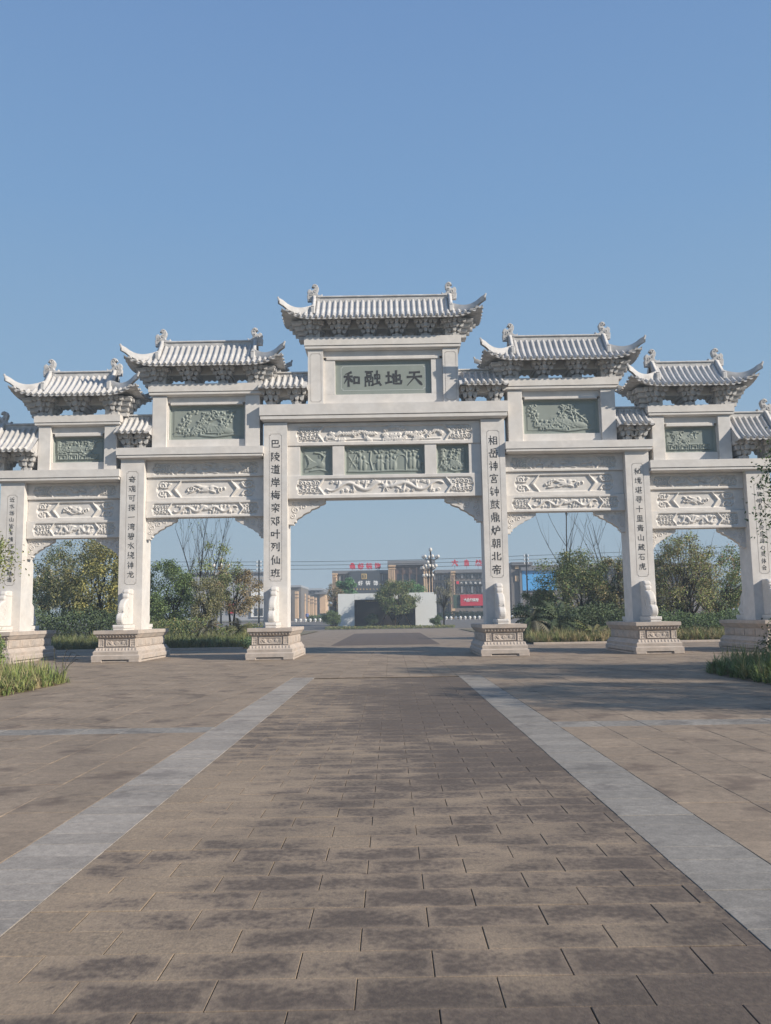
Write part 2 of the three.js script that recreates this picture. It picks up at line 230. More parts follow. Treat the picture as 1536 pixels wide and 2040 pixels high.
// the scrolled end of a cartouche; x0..x1 in pixels, the rounded end at x0
function scrollEnd(c, x0, x1, y0, y1, style, flip) {
  const H = y1 - y0, L = Math.abs(x1 - x0), s = x1 > x0 ? 1 : -1, my = (y0 + y1) / 2;
  c.fillStyle = gray(.12); c.beginPath(); c.moveTo(x1, y0); c.lineTo(x0 + s * H * .28, y0); c.quadraticCurveTo(x0 + s * H * .06, y0 + H * .06, x0 + s * H * .12, y0 + H * .28); c.quadraticCurveTo(x0 - s * H * .06, my, x0 + s * H * .12, y1 - H * .28); c.quadraticCurveTo(x0 + s * H * .06, y1 - H * .06, x0 + s * H * .28, y1); c.lineTo(x1, y1); c.lineTo(x1 - s * H * .38, my); c.closePath(); c.fill();
  if (style === 1) { // one large cloud head with leaf curls
    for (const k of [-1, 1]) {
      tube(c, spiral(x0 + s * H * .36, my + k * H * .23, H * .21, 1.2, s * k, s > 0 ? 0 : Math.PI), H * .12, 1, .35);
      tube(c, [[x0 + s * H * .5, my + k * H * .1], [x0 + s * H * .72, my + k * H * .12], [x0 + s * H * .9, my + k * H * .36]], H * .11, 1, .3);
      tube(c, spiral(x0 + s * H * .82, my + k * H * .36, H * .1, 1, -s * k, 0), H * .07, .95, .3);
      tube(c, spiral(x0 + s * H * .58, my + k * H * .4, H * .08, 1, s * k, 1), H * .06, .95, .3);
      tube(c, [[x0 + s * H * .1, my + k * H * .1], [x0 + s * H * .2, my + k * H * .42], [x0 + s * H * .45, my + k * H * .46]], H * .06, .9, .3);
      tube(c, [[x1 - s * H * .42, my], [x1 - s * H * .2, my + k * H * .25], [x1, my + k * H * .46]], H * .08, 1, .35);
    }
  } else { // a net of small curls
    const n = Math.max(2, Math.round(L / (H * .36)));
    for (let i = 0; i < n; i++) for (const k of [-1, 1]) { const x = x0 + s * (H * .24 + i * (L - H * .55) / (n - .6)); if (Math.abs(x - x1) < H * .2 ) continue; tube(c, spiral(x, my + k * H * .24, H * .19, 1.35, s * k * (i % 2 ? -1 : 1), i * 1.7), H * .075, 1, .3); tube(c, spiral(x + s * H * .17, my + k * H * .04, H * .08, 1, k, i), H * .05, .9, .3); }
    for (const k of [-1, 1]) tube(c, [[x1 - s * H * .4, my], [x1 - s * H * .24, my + k * H * .22], [x1 - s * H * .04, my + k * H * .47]], H * .07, 1, .35);
  }
}
function dragon(c, x0, x1, my, H, sgn) { // a long scaly body in waves with head, mane and clouds
  const p = [], n = 60; for (let i = 0; i <= n; i++) { const t = i / n; p.push([lerp(x0, x1, t), my + sgn * Math.sin(t * 9.5 + .6) * H * .27 * (1 - .3 * t) + (t > .85 ? -(t - .85) * H * .8 : 0)]); }
  for (let i = 0; i < n; i++) tube(c, [p[i], p[i + 1]], H * lerp(.1, .26, Math.min(1, i / n * 1.6)), 1, .25);
  const [hx, hy] = p[n], s = Math.sign(x1 - x0); blob(c, hx, hy, H * .2, H * .15, s * .3, 1); tube(c, [[hx, hy], [hx + s * H * .28, hy + H * .08]], H * .1); for (let k = 0; k < 5; k++) tube(c, [[hx - s * H * .05, hy - H * .05], [hx - s * H * (.3 + .08 * k), hy - H * (.3 - .13 * k)]], H * .05, .9);
  for (let k = 0; k < 9; k++) { const q = p[6 + k * 6]; tube(c, spiral(q[0], my - Math.sign(q[1] - my) * H * .28, H * .11, 1.1, k % 2 ? 1 : -1, k), H * .06, .8, .2); }
  for (const f of [.22, .5, .74]) { const q = p[Math.round(f * n)]; for (let k = -1; k <= 1; k++) tube(c, [[q[0], q[1]], [q[0] + s * H * (.16 + .05 * k), my + (q[1] > my ? -1 : 1) * H * (.32 - .06 * k)]], H * .05, .9); }
}
function landscape(c, x0, x1, y0, y1, s) { // flowers, twigs and rocks
  srand(s); const H = y1 - y0; for (let i = 0; i < (x1 - x0) / H * 3; i++) { let x = rr(x0 + H * .2, x1 - H * .2), y = rr(y0 + H * .2, y1 - H * .1), a = rr(-.9, .9) - (rnd() < .5 ? 0 : Math.PI); const p = [[x, y]]; for (let k = 0; k < 5; k++) { a += rr(-.5, .5); x += Math.cos(a) * H * .16; y += Math.sin(a) * H * .1; p.push([clamp(x, x0 + 4, x1 - 4), clamp(y, y0 + 4, y1 - 4)]); } tube(c, p, H * .07, .95, .25); for (const q of p) if (rnd() < .75) { const m = 3 + Math.floor(rnd() * 3); for (let k = 0; k < m; k++) blob(c, q[0] + Math.cos(k * 6.28 / m) * H * .08, clamp(q[1] + Math.sin(k * 6.28 / m) * H * .08, y0 + 4, y1 - 4), H * .08, H * .06, k, 1); } }
  tube(c, [[x0 + H * .1, y1 - H * .08], [lerp(x0, x1, .3), y1 - H * .16], [lerp(x0, x1, .55), y1 - H * .06], [x1 - H * .1, y1 - H * .14]], H * .1, .7, .2);
}
function ribbons(c, x0, x1, my, H, s) { // a bundle with flying ribbons
  srand(s); const L = x1 - x0, mx = (x0 + x1) / 2;
  for (let k = 0; k < 4; k++) { const p = []; for (let i = 0; i <= 20; i++) { const t = i / 20; p.push([lerp(x0 + L * .1, x1 - L * .1, t) + rr(-2, 2), my + Math.sin(t * 7 + k * 1.7 + s) * H * .17 + (k - 1.5) * H * .05]); } const a = k * 3 % 8; tube(c, p.slice(a, a + 11), H * .09, 1, .2); }
  tube(c, [[mx - L * .22, my - H * .22], [mx + L * .2, my + H * .2]], H * .13, 1, .2); blob(c, mx - L * .02, my, L * .12, H * .2, .4, 1, .2); blob(c, mx + L * .12, my - H * .06, L * .07, H * .2, -.5, 1, .2);
  for (const k of [-1, 1]) { tube(c, spiral(mx + k * L * .32, my + k * H * .06, H * .16, 1, k, 2), H * .08, 1, .2); tube(c, spiral(mx + k * L * .4, my - k * H * .04, H * .08, .8, -k, 1), H * .07, 1, .2); }
}
function beamFace(style, kind, sd) { return (c, w, h) => {
  const m = h * .17, y0 = m, y1 = h - m, H = y1 - y0, e = H * (style === 1 ? .62 : .55), L = style === 1 ? H * 1.5 : H * 1.75, my = h / 2, xa = e, xb = w - e;
  scrollEnd(c, xa, xa + L, y0, y1, style); scrollEnd(c, xb, xb - L, y0, y1, style);
  const p0 = xa + L + H * .1, p1 = xb - L - H * .1; c.fillStyle = gray(.1); c.beginPath();
  [[p0, y0], [p1, y0], [p1 + H * .16, y0 + H * .24], [p1 + H * .36, my], [p1 + H * .16, y1 - H * .24], [p1, y1], [p0, y1], [p0 - H * .16, y1 - H * .24], [p0 - H * .36, my], [p0 - H * .16, y0 + H * .24]].forEach(([x, y], i) => i ? c.lineTo(x, y) : c.moveTo(x, y)); c.closePath(); c.fill();
  const q0 = p0 + H * .12, q1 = p1 - H * .12, mid = (q0 + q1) / 2;
  srand(sd + 900); if (kind[0] === 'd') for (let i = 0; i < (q1 - q0) / H * 3.2; i++) { const x = rr(q0, q1), y = my + rr(-.36, .36) * H; tube(c, spiral(x, y, H * rr(.07, .12), 1.1, rnd() < .5 ? 1 : -1, rr(0, 6)), H * .055, .62, .15); }
  if (kind === 'dragon') { dragon(c, q0, mid - H * .45, my, H, 1); dragon(c, q1, mid + H * .45, my, H, -1); blob(c, mid, my, H * .2, H * .2); for (let k = 0; k < 6; k++) tube(c, [[mid, my], [mid + Math.cos(k) * H * .3, my + Math.sin(k) * H * .36]], H * .07, .9); }
  else if (kind === 'dragons') { dragon(c, q0, mid - H * .1, my, H, 1); dragon(c, q1, mid + H * .1, my, H, -1); blob(c, mid, my, H * .16, H * .16); }
  else if (kind === 'flowers') landscape(c, q0, q1, y0, y1, sd); else ribbons(c, q0, q1, my, H, sd);
}; }
function pictureFace(kind, sd) { return (c, w, h) => {
  const m = Math.min(w, h) * .12; c.fillStyle = gray(.2); c.fillRect(m * .25, m * .25, w - m * .5, h - m * .5); c.fillStyle = gray(.42); c.fillRect(m, m, w - 2 * m, h - 2 * m); srand(sd);
  if (kind === 'scene') {
    const figs = [.2, .25, .42, .46, .53, .58, .62, .82, .86, .93]; const gy = h * .86;
    c.fillStyle = gray(.45); c.fillRect(w * .3, h * .3, w * .2, h * .5); c.fillRect(w * .68, h * .26, w * .24, h * .55);
    tube(c, [[m, gy], [w * .3, gy + 2], [w * .6, gy - 2], [w - m, gy]], h * .06, .7, .4); const arch = []; for (let i = 0; i <= 16; i++) { const a = Math.PI * (1 + i / 16); arch.push([w * .71 + Math.cos(a) * h * .2, h * .62 + Math.sin(a) * h * .3]); } tube(c, arch, h * .05, .8, .4);
    for (const f of figs) { const x = f * w, hh = h * rr(.46, .58), b = h * rr(.78, .86); blob(c, x, b - hh * .35, h * .085, hh * .42, 0, 1, .45); blob(c, x + rr(-4, 4), b - hh * .86, h * .055, h * .07, 0, 1, .5); tube(c, [[x, b - hh * .6], [x + h * .12 * (rnd() < .5 ? -1 : 1), b - hh * .45]], h * .05, .95, .45); }
    for (let i = 0; i < 46; i++) blob(c, rr(m + 6, w - m - 6), h * rr(.14, .25), h * .06, h * .035, rr(-.5, .5), .9, .4); tube(c, [[w * .33, h * .2], [w * .32, h * .5], [w * .35, h * .8]], h * .05, .85, .4); tube(c, [[w * .77, h * .2], [w * .765, h * .82]], h * .04, .85, .4); for (let i = 0; i < 8; i++) tube(c, [[w * rr(.05, .2), h * rr(.3, .75)], [w * rr(.05, .2), h * rr(.3, .75)]], h * .04, .7, .4);
  } else if (kind === 'bird') {
    for (let k = 0; k < 7; k++) tube(c, [[w * .62, h * .62], [w * (.36 - .03 * k), h * (.5 + .04 * k)], [w * (.17 + .03 * k), h * (.3 + .07 * k)]], h * .055, .95, .4); blob(c, w * .6, h * .6, w * .17, h * .14, .4, 1, .4); tube(c, [[w * .64, h * .55], [w * .74, h * .36], [w * .6, h * .24], [w * .44, h * .22]], h * .07, 1, .4); tube(c, [[w * .3, h * .82], [w * .6, h * .78], [w * .84, h * .84]], h * .05, .9, .4); for (let k = 0; k < 5; k++) tube(c, spiral(w * rr(.5, .84), h * rr(.18, .5), h * .05, 1, 1, k), h * .03, .8, .4);
  } else {
    const ground = h * (kind === 'fret' ? .66 : .84);
    for (let b = 0; b < 7; b++) { let x = w * rr(.1, .9), y = ground - h * rr(0, .12), a = -Math.PI / 2 + rr(-.9, .9); if (b < 3) { x = w * rr(.05, .25); a = rr(-.9, .1); } const p = [[x, y]]; for (let k = 0; k < 7; k++) { a += rr(-.45, .45); x = clamp(x + Math.cos(a) * w * .06, m + 4, w - m - 4); y = clamp(y + Math.sin(a) * h * .11, m + 5, ground); p.push([x, y]); if (rnd() < .85) { const n = 4 + Math.floor(rnd() * 4); for (let q = 0; q < n; q++) blob(c, clamp(x + rr(-.05, .05) * w, m + 5, w - m - 5), clamp(y + rr(-.08, .08) * h, m + 5, h - m - 5), h * rr(.025, .055), h * rr(.02, .04), rr(0, 3), 1, .4); } } tube(c, p, h * .045, .95, .4); }
    if (kind === 'rocks') { blob(c, w * .55, h * .66, w * .2, h * .16, .35, .85, .4); blob(c, w * .72, h * .72, w * .17, h * .1, .2, .9, .4); tube(c, [[w * .4, h * .85], [w * .6, h * .9], [w * .85, h * .84]], h * .06, .8, .4); for (let k = 0; k < 6; k++) tube(c, [[w * rr(.45, .7), h * rr(.55, .8)], [w * rr(.5, .8), h * rr(.6, .85)]], h * .03, 1, .5); }
    else { blob(c, w * .45, h * .46, w * .2, h * .12, 0, .8, .4); c.strokeStyle = gray(.95); c.lineWidth = h * .03; for (const k of [0, 1, 2, 3]) { const x = m + 8 + k * (w - 2 * m - 16) / 4, ww = (w - 2 * m - 16) / 4 - 8, y = h * .68, hh = h * .18; c.strokeRect(x, y, ww, hh); c.strokeRect(x + ww * .25, y + hh * .3, ww * .5, hh * .7); } }
  }
}; }

// ------------------------------------------------------------------ the stone gateway
const gate = thing('stone_gateway', 'tall pale granite memorial gateway with tiled roofs, six inscribed pillars and green carved panels', 'gateway');
const part = (name, g, mat = stone, parent = gate) => mesh(name, boxUV(g), mat, parent);
function group(name, parent = gate) { const g = new THREE.Group(); g.name = name; parent.add(g); return g; }
const PX = [4.345, 10.043, 14.8], PT = [9.3, 7.9, 7.04], PW = .469, PD = .567, PED = 1.167;
// pedestal: mouldings, dado with corner posts and carved panels, bands of petals, feet
const pedRings = [[.888, 2.25, .1], [.888, 2.25, .24], [.83, 2.2, .275], [.845, 2.21, .385], [.80, 2.17, .42], [.74, 2.1, .53], [.68, 2.04, .53], [.68, 2.04, .875], [.72, 2.08, .885], [.79, 2.16, 1.0], [.81, 2.18, 1.03], [.83, 2.223, 1.035], [.83, 2.223, PED]];
const pedBody = boxUV(rectLathe(pedRings)), pedFeet = boxUV(merge([[-1, -1], [1, -1], [-1, 1], [1, 1]].map(([a, b]) => cbox(a > 0 ? .5 : -.888, a > 0 ? .888 : -.5, 0, .105, b > 0 ? 1.9 : -2.25, b > 0 ? 2.25 : -1.9, .015)).concat([cbox(-.86, .86, 0, .07, -2.2, 2.2, .01)])));
const petalUp = (() => { const g = new THREE.SphereGeometry(1, 6, 4, 0, Math.PI); g.scale(.045, .075, .03); return g; })();
function petalBand(y, hw, hd, lean) { const gs = []; for (const s of [1, -1]) { for (let k = 0; k < 13; k++) { const g = petalUp.clone(); g.rotateX(lean); if (s < 0) g.rotateY(Math.PI); g.translate(-hw + (k + .5) * 2 * hw / 13, y, s * hd); gs.push(g); } } return merge(gs); }
const petalsTop = boxUV(petalBand(.955, .77, 2.135, .55)), petalsLow = boxUV(petalBand(.465, .80, 2.13, -.55));
const dadoPanel = reliefGeo(.84, .26, .03, (c, w, h) => { c.fillStyle = gray(.15); c.beginPath(); c.roundRect(5, 4, w - 10, h - 8, 4); c.fill(); tube(c, spiral(w / 2, h / 2, h * .3, 1.4, 1, 0), 4, 1, .3); for (const k of [-1, 1]) { tube(c, spiral(w / 2 + k * w * .27, h * .45, h * .22, 1.2, k, 1), 4, 1, .3); tube(c, [[w / 2 + k * w * .1, h * .8], [w / 2 + k * w * .25, h * .7], [w / 2 + k * w * .4, h * .25]], 3, 1, .3); tube(c, [[w / 2 + k * w * .36, h * .8], [w / 2 + k * w * .42, h * .4]], 3, 1, .3); } }, .015);
const postRelief = reliefGeo(.2, .3, .025, (c, w, h) => { c.fillStyle = gray(.3); c.fillRect(3, 3, w - 6, h - 6); for (const y of [.2, .4, .62]) tube(c, [[4, h * y], [w - 4, h * y]], 3, 1, .3); tube(c, spiral(w / 2, h * .82, 4, 1, 1, 0), 3, 1, .3); }, .0125);
const dadoSide = boxUV(merge([0, 1, 2, 3].map((k) => cbox(-.47, .47, -.14, .14, -.01, .03, .012).translate((k - 1.5) * 1.0, 0, 0)).concat([0, 1, 2, 3].map((k) => cbox(-.34, .34, -.09, .09, .031, .045, .006).translate((k - 1.5) * 1.0, 0, 0)))));
// drum stone: a flat scrolled slab leaning against the pillar
const drumShape = new THREE.Shape(); drumShape.moveTo(0, .24); drumShape.lineTo(1.1, .24); drumShape.bezierCurveTo(1.3, .26, 1.32, .5, 1.16, .58); drumShape.quadraticCurveTo(1.04, .6, 1.02, .64); drumShape.bezierCurveTo(1.14, .8, .98, 1.06, .72, 1.12); drumShape.quadraticCurveTo(.56, 1.13, .52, 1.2); drumShape.bezierCurveTo(.6, 1.26, .58, 1.36, .46, 1.38); drumShape.bezierCurveTo(.56, 1.42, .5, 1.53, .34, 1.53); drumShape.lineTo(0, 1.53); drumShape.closePath();
const drumBody = (() => { const g = new THREE.ExtrudeGeometry(drumShape, { depth: .12, bevelEnabled: true, bevelThickness: .07, bevelSize: .045, bevelSegments: 4, curveSegments: 8 }); g.translate(0, 0, -.06); g.rotateY(-Math.PI / 2); return boxUV(g); })(); // x of the outline -> +z
const drumPlinth = boxUV(merge([cbox(-.225, .225, .07, .2, .005, 1.38, .03), cbox(-.2, .2, 0, .07, .005, 1.36, .01)]));
const bead = new THREE.SphereGeometry(.02, 5, 4);
const drumBeads = merge([-1, 1].flatMap((s) => Array.from({ length: 8 }, (_, k) => { const t = k / 7; return bead.clone().translate(s * .09, lerp(.66, 1.12, t), .035 + lerp(1.08, .76, Math.pow(t, 1.8))); })));
const drumScroll = merge([-1, 1].flatMap((s) => [[.62, .62, .26], [.5, .9, .12], [.95, .38, .12]].map(([z, y, r]) => { const p = spiral(0, 0, r, 1.4, 1, 0).map(([a, b]) => V(s * .128, y + b, z + a)); return new THREE.TubeGeometry(new THREE.CatmullRomCurve3(p), 22, .014, 4); })));
const capBand = boxUV(cbox(-.15, .15, 1.38, 1.41, .01, .535, .008));
const LINES = { '-1,0': '巴陵道岸梅栾邓叶列仙班', '1,0': '相岳神宫钟鼓鼎炉朝北帝', '-1,1': '奇观可探一湾碧水绕神龙', '1,1': '秘境堪寻十里青山藏石虎', '-1,2': '近水远山皆有情还须心上融通', '1,2': '清风明月本无价且待心灵体会' };
const INS = [{ top: 8.84, bot: 2.97, y0: 8.44, y1: 3.28, s: .365, hw: .245 }, { top: 7.41, bot: 2.92, y0: 7.1, y1: 3.31, s: .265, hw: .225 }, { top: 6.54, bot: 2.96, y0: 6.36, y1: 3.19, s: .188, hw: .19 }];
// a stone face in two plates with a thin frame groove left open between them
const notched = (L, T, B, k, o, cx = 0) => { const l = L + o, t = T + o, b = B - o; return [[-l + k, t], [l - k, t], [l - k, t - k], [l, t - k], [l, b + k], [l - k, b + k], [l - k, b], [-l + k, b], [-l + k, b + k], [-l, b + k], [-l, t - k], [-l + k, t - k]].map(([a, c]) => new THREE.Vector2(a + cx, c)); };
function plates(x0, x1, y0, y1, L, T, B, k, o, d) {
  const s = new THREE.Shape([[x0, y0], [x1, y0], [x1, y1], [x0, y1]].map(([a, c]) => new THREE.Vector2(a, c))), cx = (x0 + x1) / 2; s.holes.push(new THREE.Path(notched(L, T, B, k, o, cx)));
  return merge([new THREE.ExtrudeGeometry(s, { depth: d, bevelEnabled: false }), new THREE.ExtrudeGeometry(new THREE.Shape(notched(L, T, B, k, -o, cx)), { depth: d, bevelEnabled: false })]);
}
const gcache = {};
for (const s of [-1, 1]) PX.forEach((a, i) => {
  const x = s * a, ped = group('pedestal'); ped.position.set(x, 0, 0);
  mesh('body', pedBody, baseStone, ped); mesh('foot', pedFeet, baseStone, ped);
  for (const g of [petalsTop, petalsLow]) { const m = mesh('petal_band', g, baseStone, ped); m.userData.kind = 'stuff'; }
  for (const f of [1, -1]) {
    const d = mesh('carved_panel', dadoPanel, baseStone, ped); d.position.set(0, .70, f * 2.078); if (f < 0) d.rotation.y = Math.PI;
    for (const k of [-1, 1]) { const q = mesh('corner_post', postRelief, baseStone, ped); q.position.set(k * .585, .70, f * 2.085); if (f < 0) q.rotation.y = Math.PI; }
    const sd = mesh('side_panel', dadoSide, baseStone, ped); sd.position.set(f * .68, .70, 0); sd.rotation.y = f * Math.PI / 2;
    const dr = group('drum_stone'); dr.position.set(x, PED, f * PD); if (f < 0) dr.rotation.y = Math.PI;
    mesh('drum', drumBody, stone, dr); mesh('plinth', drumPlinth, stone, dr); mesh('cap_band', capBand, stone, dr); mesh('stud_row', drumBeads, stone, dr).userData.kind = 'stuff'; mesh('scroll', drumScroll, stone, dr);
  }
  const p = mesh('pillar', boxUV(cbox(x - PW, x + PW, PED, PT[i], -PD, PD - .024, .018)), stone, gate);
  const I = INS[i], face = plates(-PW, PW, PED, PT[i], I.hw, I.top, I.bot, .055, .009, .024);
  const fr = mesh('inscribed_face', boxUV(face), stone, p); fr.position.set(x, 0, PD - .024);
  [...LINES[s + ',' + i]].forEach((chr, n, arr) => { const key = chr + i; gcache[key] ??= glyphGeo(chr, I.s, i ? .82 : .95); const m = mesh('character', gcache[key], ink, p); m.position.set(x, lerp(I.y0, I.y1, n / (arr.length - 1)), PD); });
});
// beams between the pillars
const faceCache = {};
function beam(x0, x1, y0, y1, zf, style, kind, sd, name = 'carved_beam') {
  const w = x1 - x0, h = y1 - y0, d = .075; const b = part(name, cbox(x0, x1, y0, y1, -zf + d + .004, zf - d - .004, .006));
  const key = [w.toFixed(3), h.toFixed(3), style, kind, sd].join(); faceCache[key] ??= reliefGeo(w - .004, h - .004, d, beamFace(style, kind, sd));
  const r = mesh('relief', faceCache[key], stone, b); r.position.set((x0 + x1) / 2, (y0 + y1) / 2, zf); return b;
}
function corbel(x, y, w, h, s, z) { // scalloped bracket in the corner under a beam; s: which way it reaches
  const sh = new THREE.Shape(), P = (a, b) => [s * a * w, -b * h];
  const pts = [[0, 0], [1, 0], [1, .14], [.94, .2], [.86, .22], [.82, .3], [.72, .36], [.62, .4], [.57, .49], [.48, .54], [.4, .6], [.33, .7], [.26, .74], [.2, .82], [.2, .9], [.14, .92], [.14, 1], [0, 1]];
  sh.moveTo(...P(...pts[0])); pts.slice(1).forEach((q) => sh.lineTo(...P(...q)));
  const g = new THREE.ExtrudeGeometry(sh, { depth: 2 * z - .05, bevelEnabled: true, bevelThickness: .015, bevelSize: .012, bevelSegments: 1 }); g.translate(x, y, -z + .025);
  const m = part('corner_bracket', g), cs = [];
  for (const [a, b, r, t, d] of [[.2, .42, .15, 1.4, 1], [.42, .3, .13, 1.3, -1], [.6, .18, .1, 1.2, 1], [.12, .68, .1, 1.2, -1], [.3, .14, .08, 1, 1], [.76, .11, .07, 1, -1], [.12, .17, .09, 1, -1]]) cs.push(new THREE.TubeGeometry(new THREE.CatmullRomCurve3(spiral(0, 0, r * h, t, d * s, a * 9).map(([u, v]) => V(x + s * a * w + u, y - b * h + v, z - .012))), 20, .026 * h + .004, 5));
  mesh('scroll_carving', boxUV(merge(cs)), stone, m);
}
const IN = PX[0] - PW; // inner face of the middle pillars
{ // middle bay
  beam(-IN, IN, 8.37, 9.3, .40, 2, 'flowers', 5); beam(-IN, IN, 6.23, 7.16, .42, 2, 'dragon', 6);
  part('panel_backing', box(-IN, IN, 7.16, 8.37, -.16, .16));
  for (const [a, b] of [[-IN, -3.38], [-2.085, -1.61], [1.61, 2.085], [3.38, IN]]) part('post', cbox(a, b, 7.16, 8.37, .16, .37, .01));
  for (const f of [1]) for (const [a, b, kind, sd] of [[-3.38, -2.085, 'bird', 3], [-1.61, 1.61, 'scene', 4], [2.085, 3.38, 'rocks', 9]]) { const w = b - a, h = 1.21; const g = mesh('green_relief_panel', reliefGeo(w, h, .085, pictureFace(kind, sd), .0175), greenStone, gate); g.position.set((a + b) / 2, 7.765, .262); g.userData.label = 'grey green slate panel carved in relief'; }
  for (const s of [-1, 1]) corbel(s * IN, 6.23, 1.47, 1.0, -s, .2);
}
const O1 = PX[0] + PW, I2 = PX[1] - PW, O2 = PX[1] + PW, I3 = PX[2] - PW;
for (const s of [-1, 1]) {
  const sp = (a, b) => s > 0 ? [a, b] : [-b, -a];
  let [a, b] = sp(O1, I2);
  beam(a, b, 7.2, 7.9, .26, 2, 'flowers', 21); beam(a, b, 6.24, 7.2, .187, 1, 'ribbons', s > 0 ? 2 : 3); beam(a, b, 5.57, 6.24, .27, 2, 'dragons', 8);
  corbel(s * O1, 5.57, 1.2, .84, s, .14); corbel(s * I2, 5.57, 1.2, .84, -s, .14);
  [a, b] = sp(O2, I3);
  beam(a, b, 6.38, 7.04, .26, 2, 'flowers', 31); beam(a, b, 5.52, 6.38, .187, 1, 'ribbons', s > 0 ? 5 : 6); beam(a, b, 4.81, 5.52, .27, 2, 'dragons', 9);
  corbel(s * O2, 4.81, 1.05, .79, s, .14); corbel(s * I3, 4.81, 1.05, .79, -s, .14);
}
// cornice slabs (profile: slab, groove, band, cove)
function cornice(x0, x1, y0, y1, z, name = 'cornice') { // x0/x1 outer faces
  const h = y1 - y0, w = (x1 - x0) / 2, R = [[w - .16, z - .17, y0], [w - .07, z - .07, y0 + h * .1], [w - .03, z - .03, y0 + h * .11], [w - .03, z - .03, y0 + h * .29], [w - .075, z - .075, y0 + h * .30], [w - .075, z - .075, y0 + h * .335], [w, z, y0 + h * .345], [w, z, y1]];
  return part(name, rectLathe(R, (x0 + x1) / 2));
}
cornice(-4.96, 4.96, 9.33, 10.0, .78);
for (const s of [-1, 1]) { const sp = (a, b) => s > 0 ? [a, b] : [-b, -a]; cornice(...sp(4.817, 10.66), 7.9, 8.34, .76); cornice(...sp(10.515, 15.55), 7.04, 7.5, .75); }
// tower bodies
function tower(cx, hw, y0, y1, yc, chw, pil, pw, pb, pt, kind, sd, inset) {
  const t = group('tower_body'); const P = (n, g, m = stone) => mesh(n, boxUV(g), m, t);
  P('wall', box(cx - hw + .02, cx + hw - .02, y0, y1, -.3, .16));
  for (const s of [-1, 1]) { const a = cx + s * hw, b = cx + s * (hw - pil); const pl = P('pilaster', cbox(Math.min(a, b), Math.max(a, b), y0, y1, -.5, inset ? .476 : .5, .012)); if (inset) { const m = cx + s * (hw - pil / 2), q = pil / 2 - .09; const g = mesh('framed_face', boxUV(plates(Math.min(a, b), Math.max(a, b), y0, y1, q, y1 - .14, y0 + .14, .05, .009, .024)), stone, pl); g.position.z = .476; void m; } }
  const i0 = cx - hw + pil, i1 = cx + hw - pil; const top = pt + (y1 - pt) * .3;
  P('frame_stone', cbox(i0, i1, y0, pb, .16, .36, .008)); P('frame_stone', cbox(i0, i1, top, y1, .16, .35, .008));
  P('frame_stone', cbox(i0 + .12, i1 - .12, pt, top, .16, .4, .01));
  for (const s of [-1, 1]) { const a = cx + s * (hw - pil), b = cx + s * pw; P('frame_stone', cbox(Math.min(a, b), Math.max(a, b), pb, s * 0 + pt, .16, .36, .008)); }
  if (kind === 'plaque') {
    P('plaque', box(cx - pw, cx + pw, pb, pt, .161, .235), greenStone);
    const k = .07, L = pw - .24, T = pt - .22, B = pb + .2; const g = mesh('plaque_border', lineStrip([[cx - L + k, T], [cx + L - k, T], [cx + L - k, T - k], [cx + L, T - k], [cx + L, B + k], [cx + L - k, B + k], [cx + L - k, B], [cx - L + k, B], [cx - L + k, B + k], [cx - L, B + k], [cx - L, T - k], [cx - L + k, T - k], [cx - L + k, T]], .016, .003), paleLine, t); g.position.z = .235;
    [...'和融地天'].forEach((chr, n) => { const m = mesh('character', glyphGeo(chr, .66, 1.2, .008), ink, t); m.position.set(cx - 1.26 + n * .845, (pt + pb) / 2 - .02, .235); m.rotation.z = .01; });
  } else { const g = mesh('green_relief_panel', reliefGeo(2 * pw, pt - pb, .085, pictureFace(kind, sd), .0175), greenStone, t); g.position.set(cx, (pt + pb) / 2, .262); g.userData.label = 'grey green slate panel carved with plants'; }
  const c = cornice(cx - chw, cx + chw, y1, yc, .62, 'cornice'); c.removeFromParent(); t.add(c);
}
tower(0, 3.04, 10.0, 12.28, 12.79, 3.18, .62, 1.95, 10.46, 11.9, 'plaque', 1, true);
for (const s of [-1, 1]) { tower(s * 7.15, 2.16, 8.34, 10.47, 10.95, 2.31, .58, 1.53, 8.71, 10.13, 'rocks', s > 0 ? 41 : 52); tower(s * 12.3, 1.575, 7.5, 9.31, 9.74, 1.73, .5, 1.05, 7.86, 8.92, 'fret', s > 0 ? 61 : 72); }

// bracket sets: staggered tiers of cup blocks running through from front to back
const cupGeo = (w, h, d) => { const s = new THREE.Shape(), a = w / 2; s.moveTo(-a, h); s.lineTo(-a, h * .5); s.lineTo(-a * .72, h * .16); s.lineTo(-a * .35, 0); s.lineTo(a * .35, 0); s.lineTo(a * .72, h * .16); s.lineTo(a, h * .5); s.lineTo(a, h); s.closePath(); const g = new THREE.ExtrudeGeometry(s, { depth: d, bevelEnabled: false }); g.translate(0, 0, -d / 2); return g; };
function bracketGeo(W, H, D, tiers = 4) {
  const gs = [], th = H / tiers, pitch = W / (tiers + 1.2);
  for (let k = 0; k < tiers; k++) { const n = k + 2, y = k * th; for (let i = 0; i < n; i++) { const x = (i - (n - 1) / 2) * pitch, off = Math.abs(i - (n - 1) / 2); gs.push(cupGeo(pitch * .86, th * .96, 2 * (D * (.30 + .62 * (k + 1) / tiers) - off * .05)).translate(x, y, 0)); } gs.push(cupGeo(pitch * .72, th * .98, 2 * (D * (.36 + .66 * (k + 1) / tiers))).translate(0, y + th * .03, 0)); gs.push(box(-W * .5 * (k + 2) / (tiers + 1.2), W * .5 * (k + 2) / (tiers + 1.2), y + th * .7, y + th * .86, -D * (.26 + .58 * (k + 1) / tiers), D * (.26 + .58 * (k + 1) / tiers))); }
  gs.push(box(-W * .2, W * .2, -.001, H * .2, -D * .5, D * .5)); return boxUV(merge(gs));
}
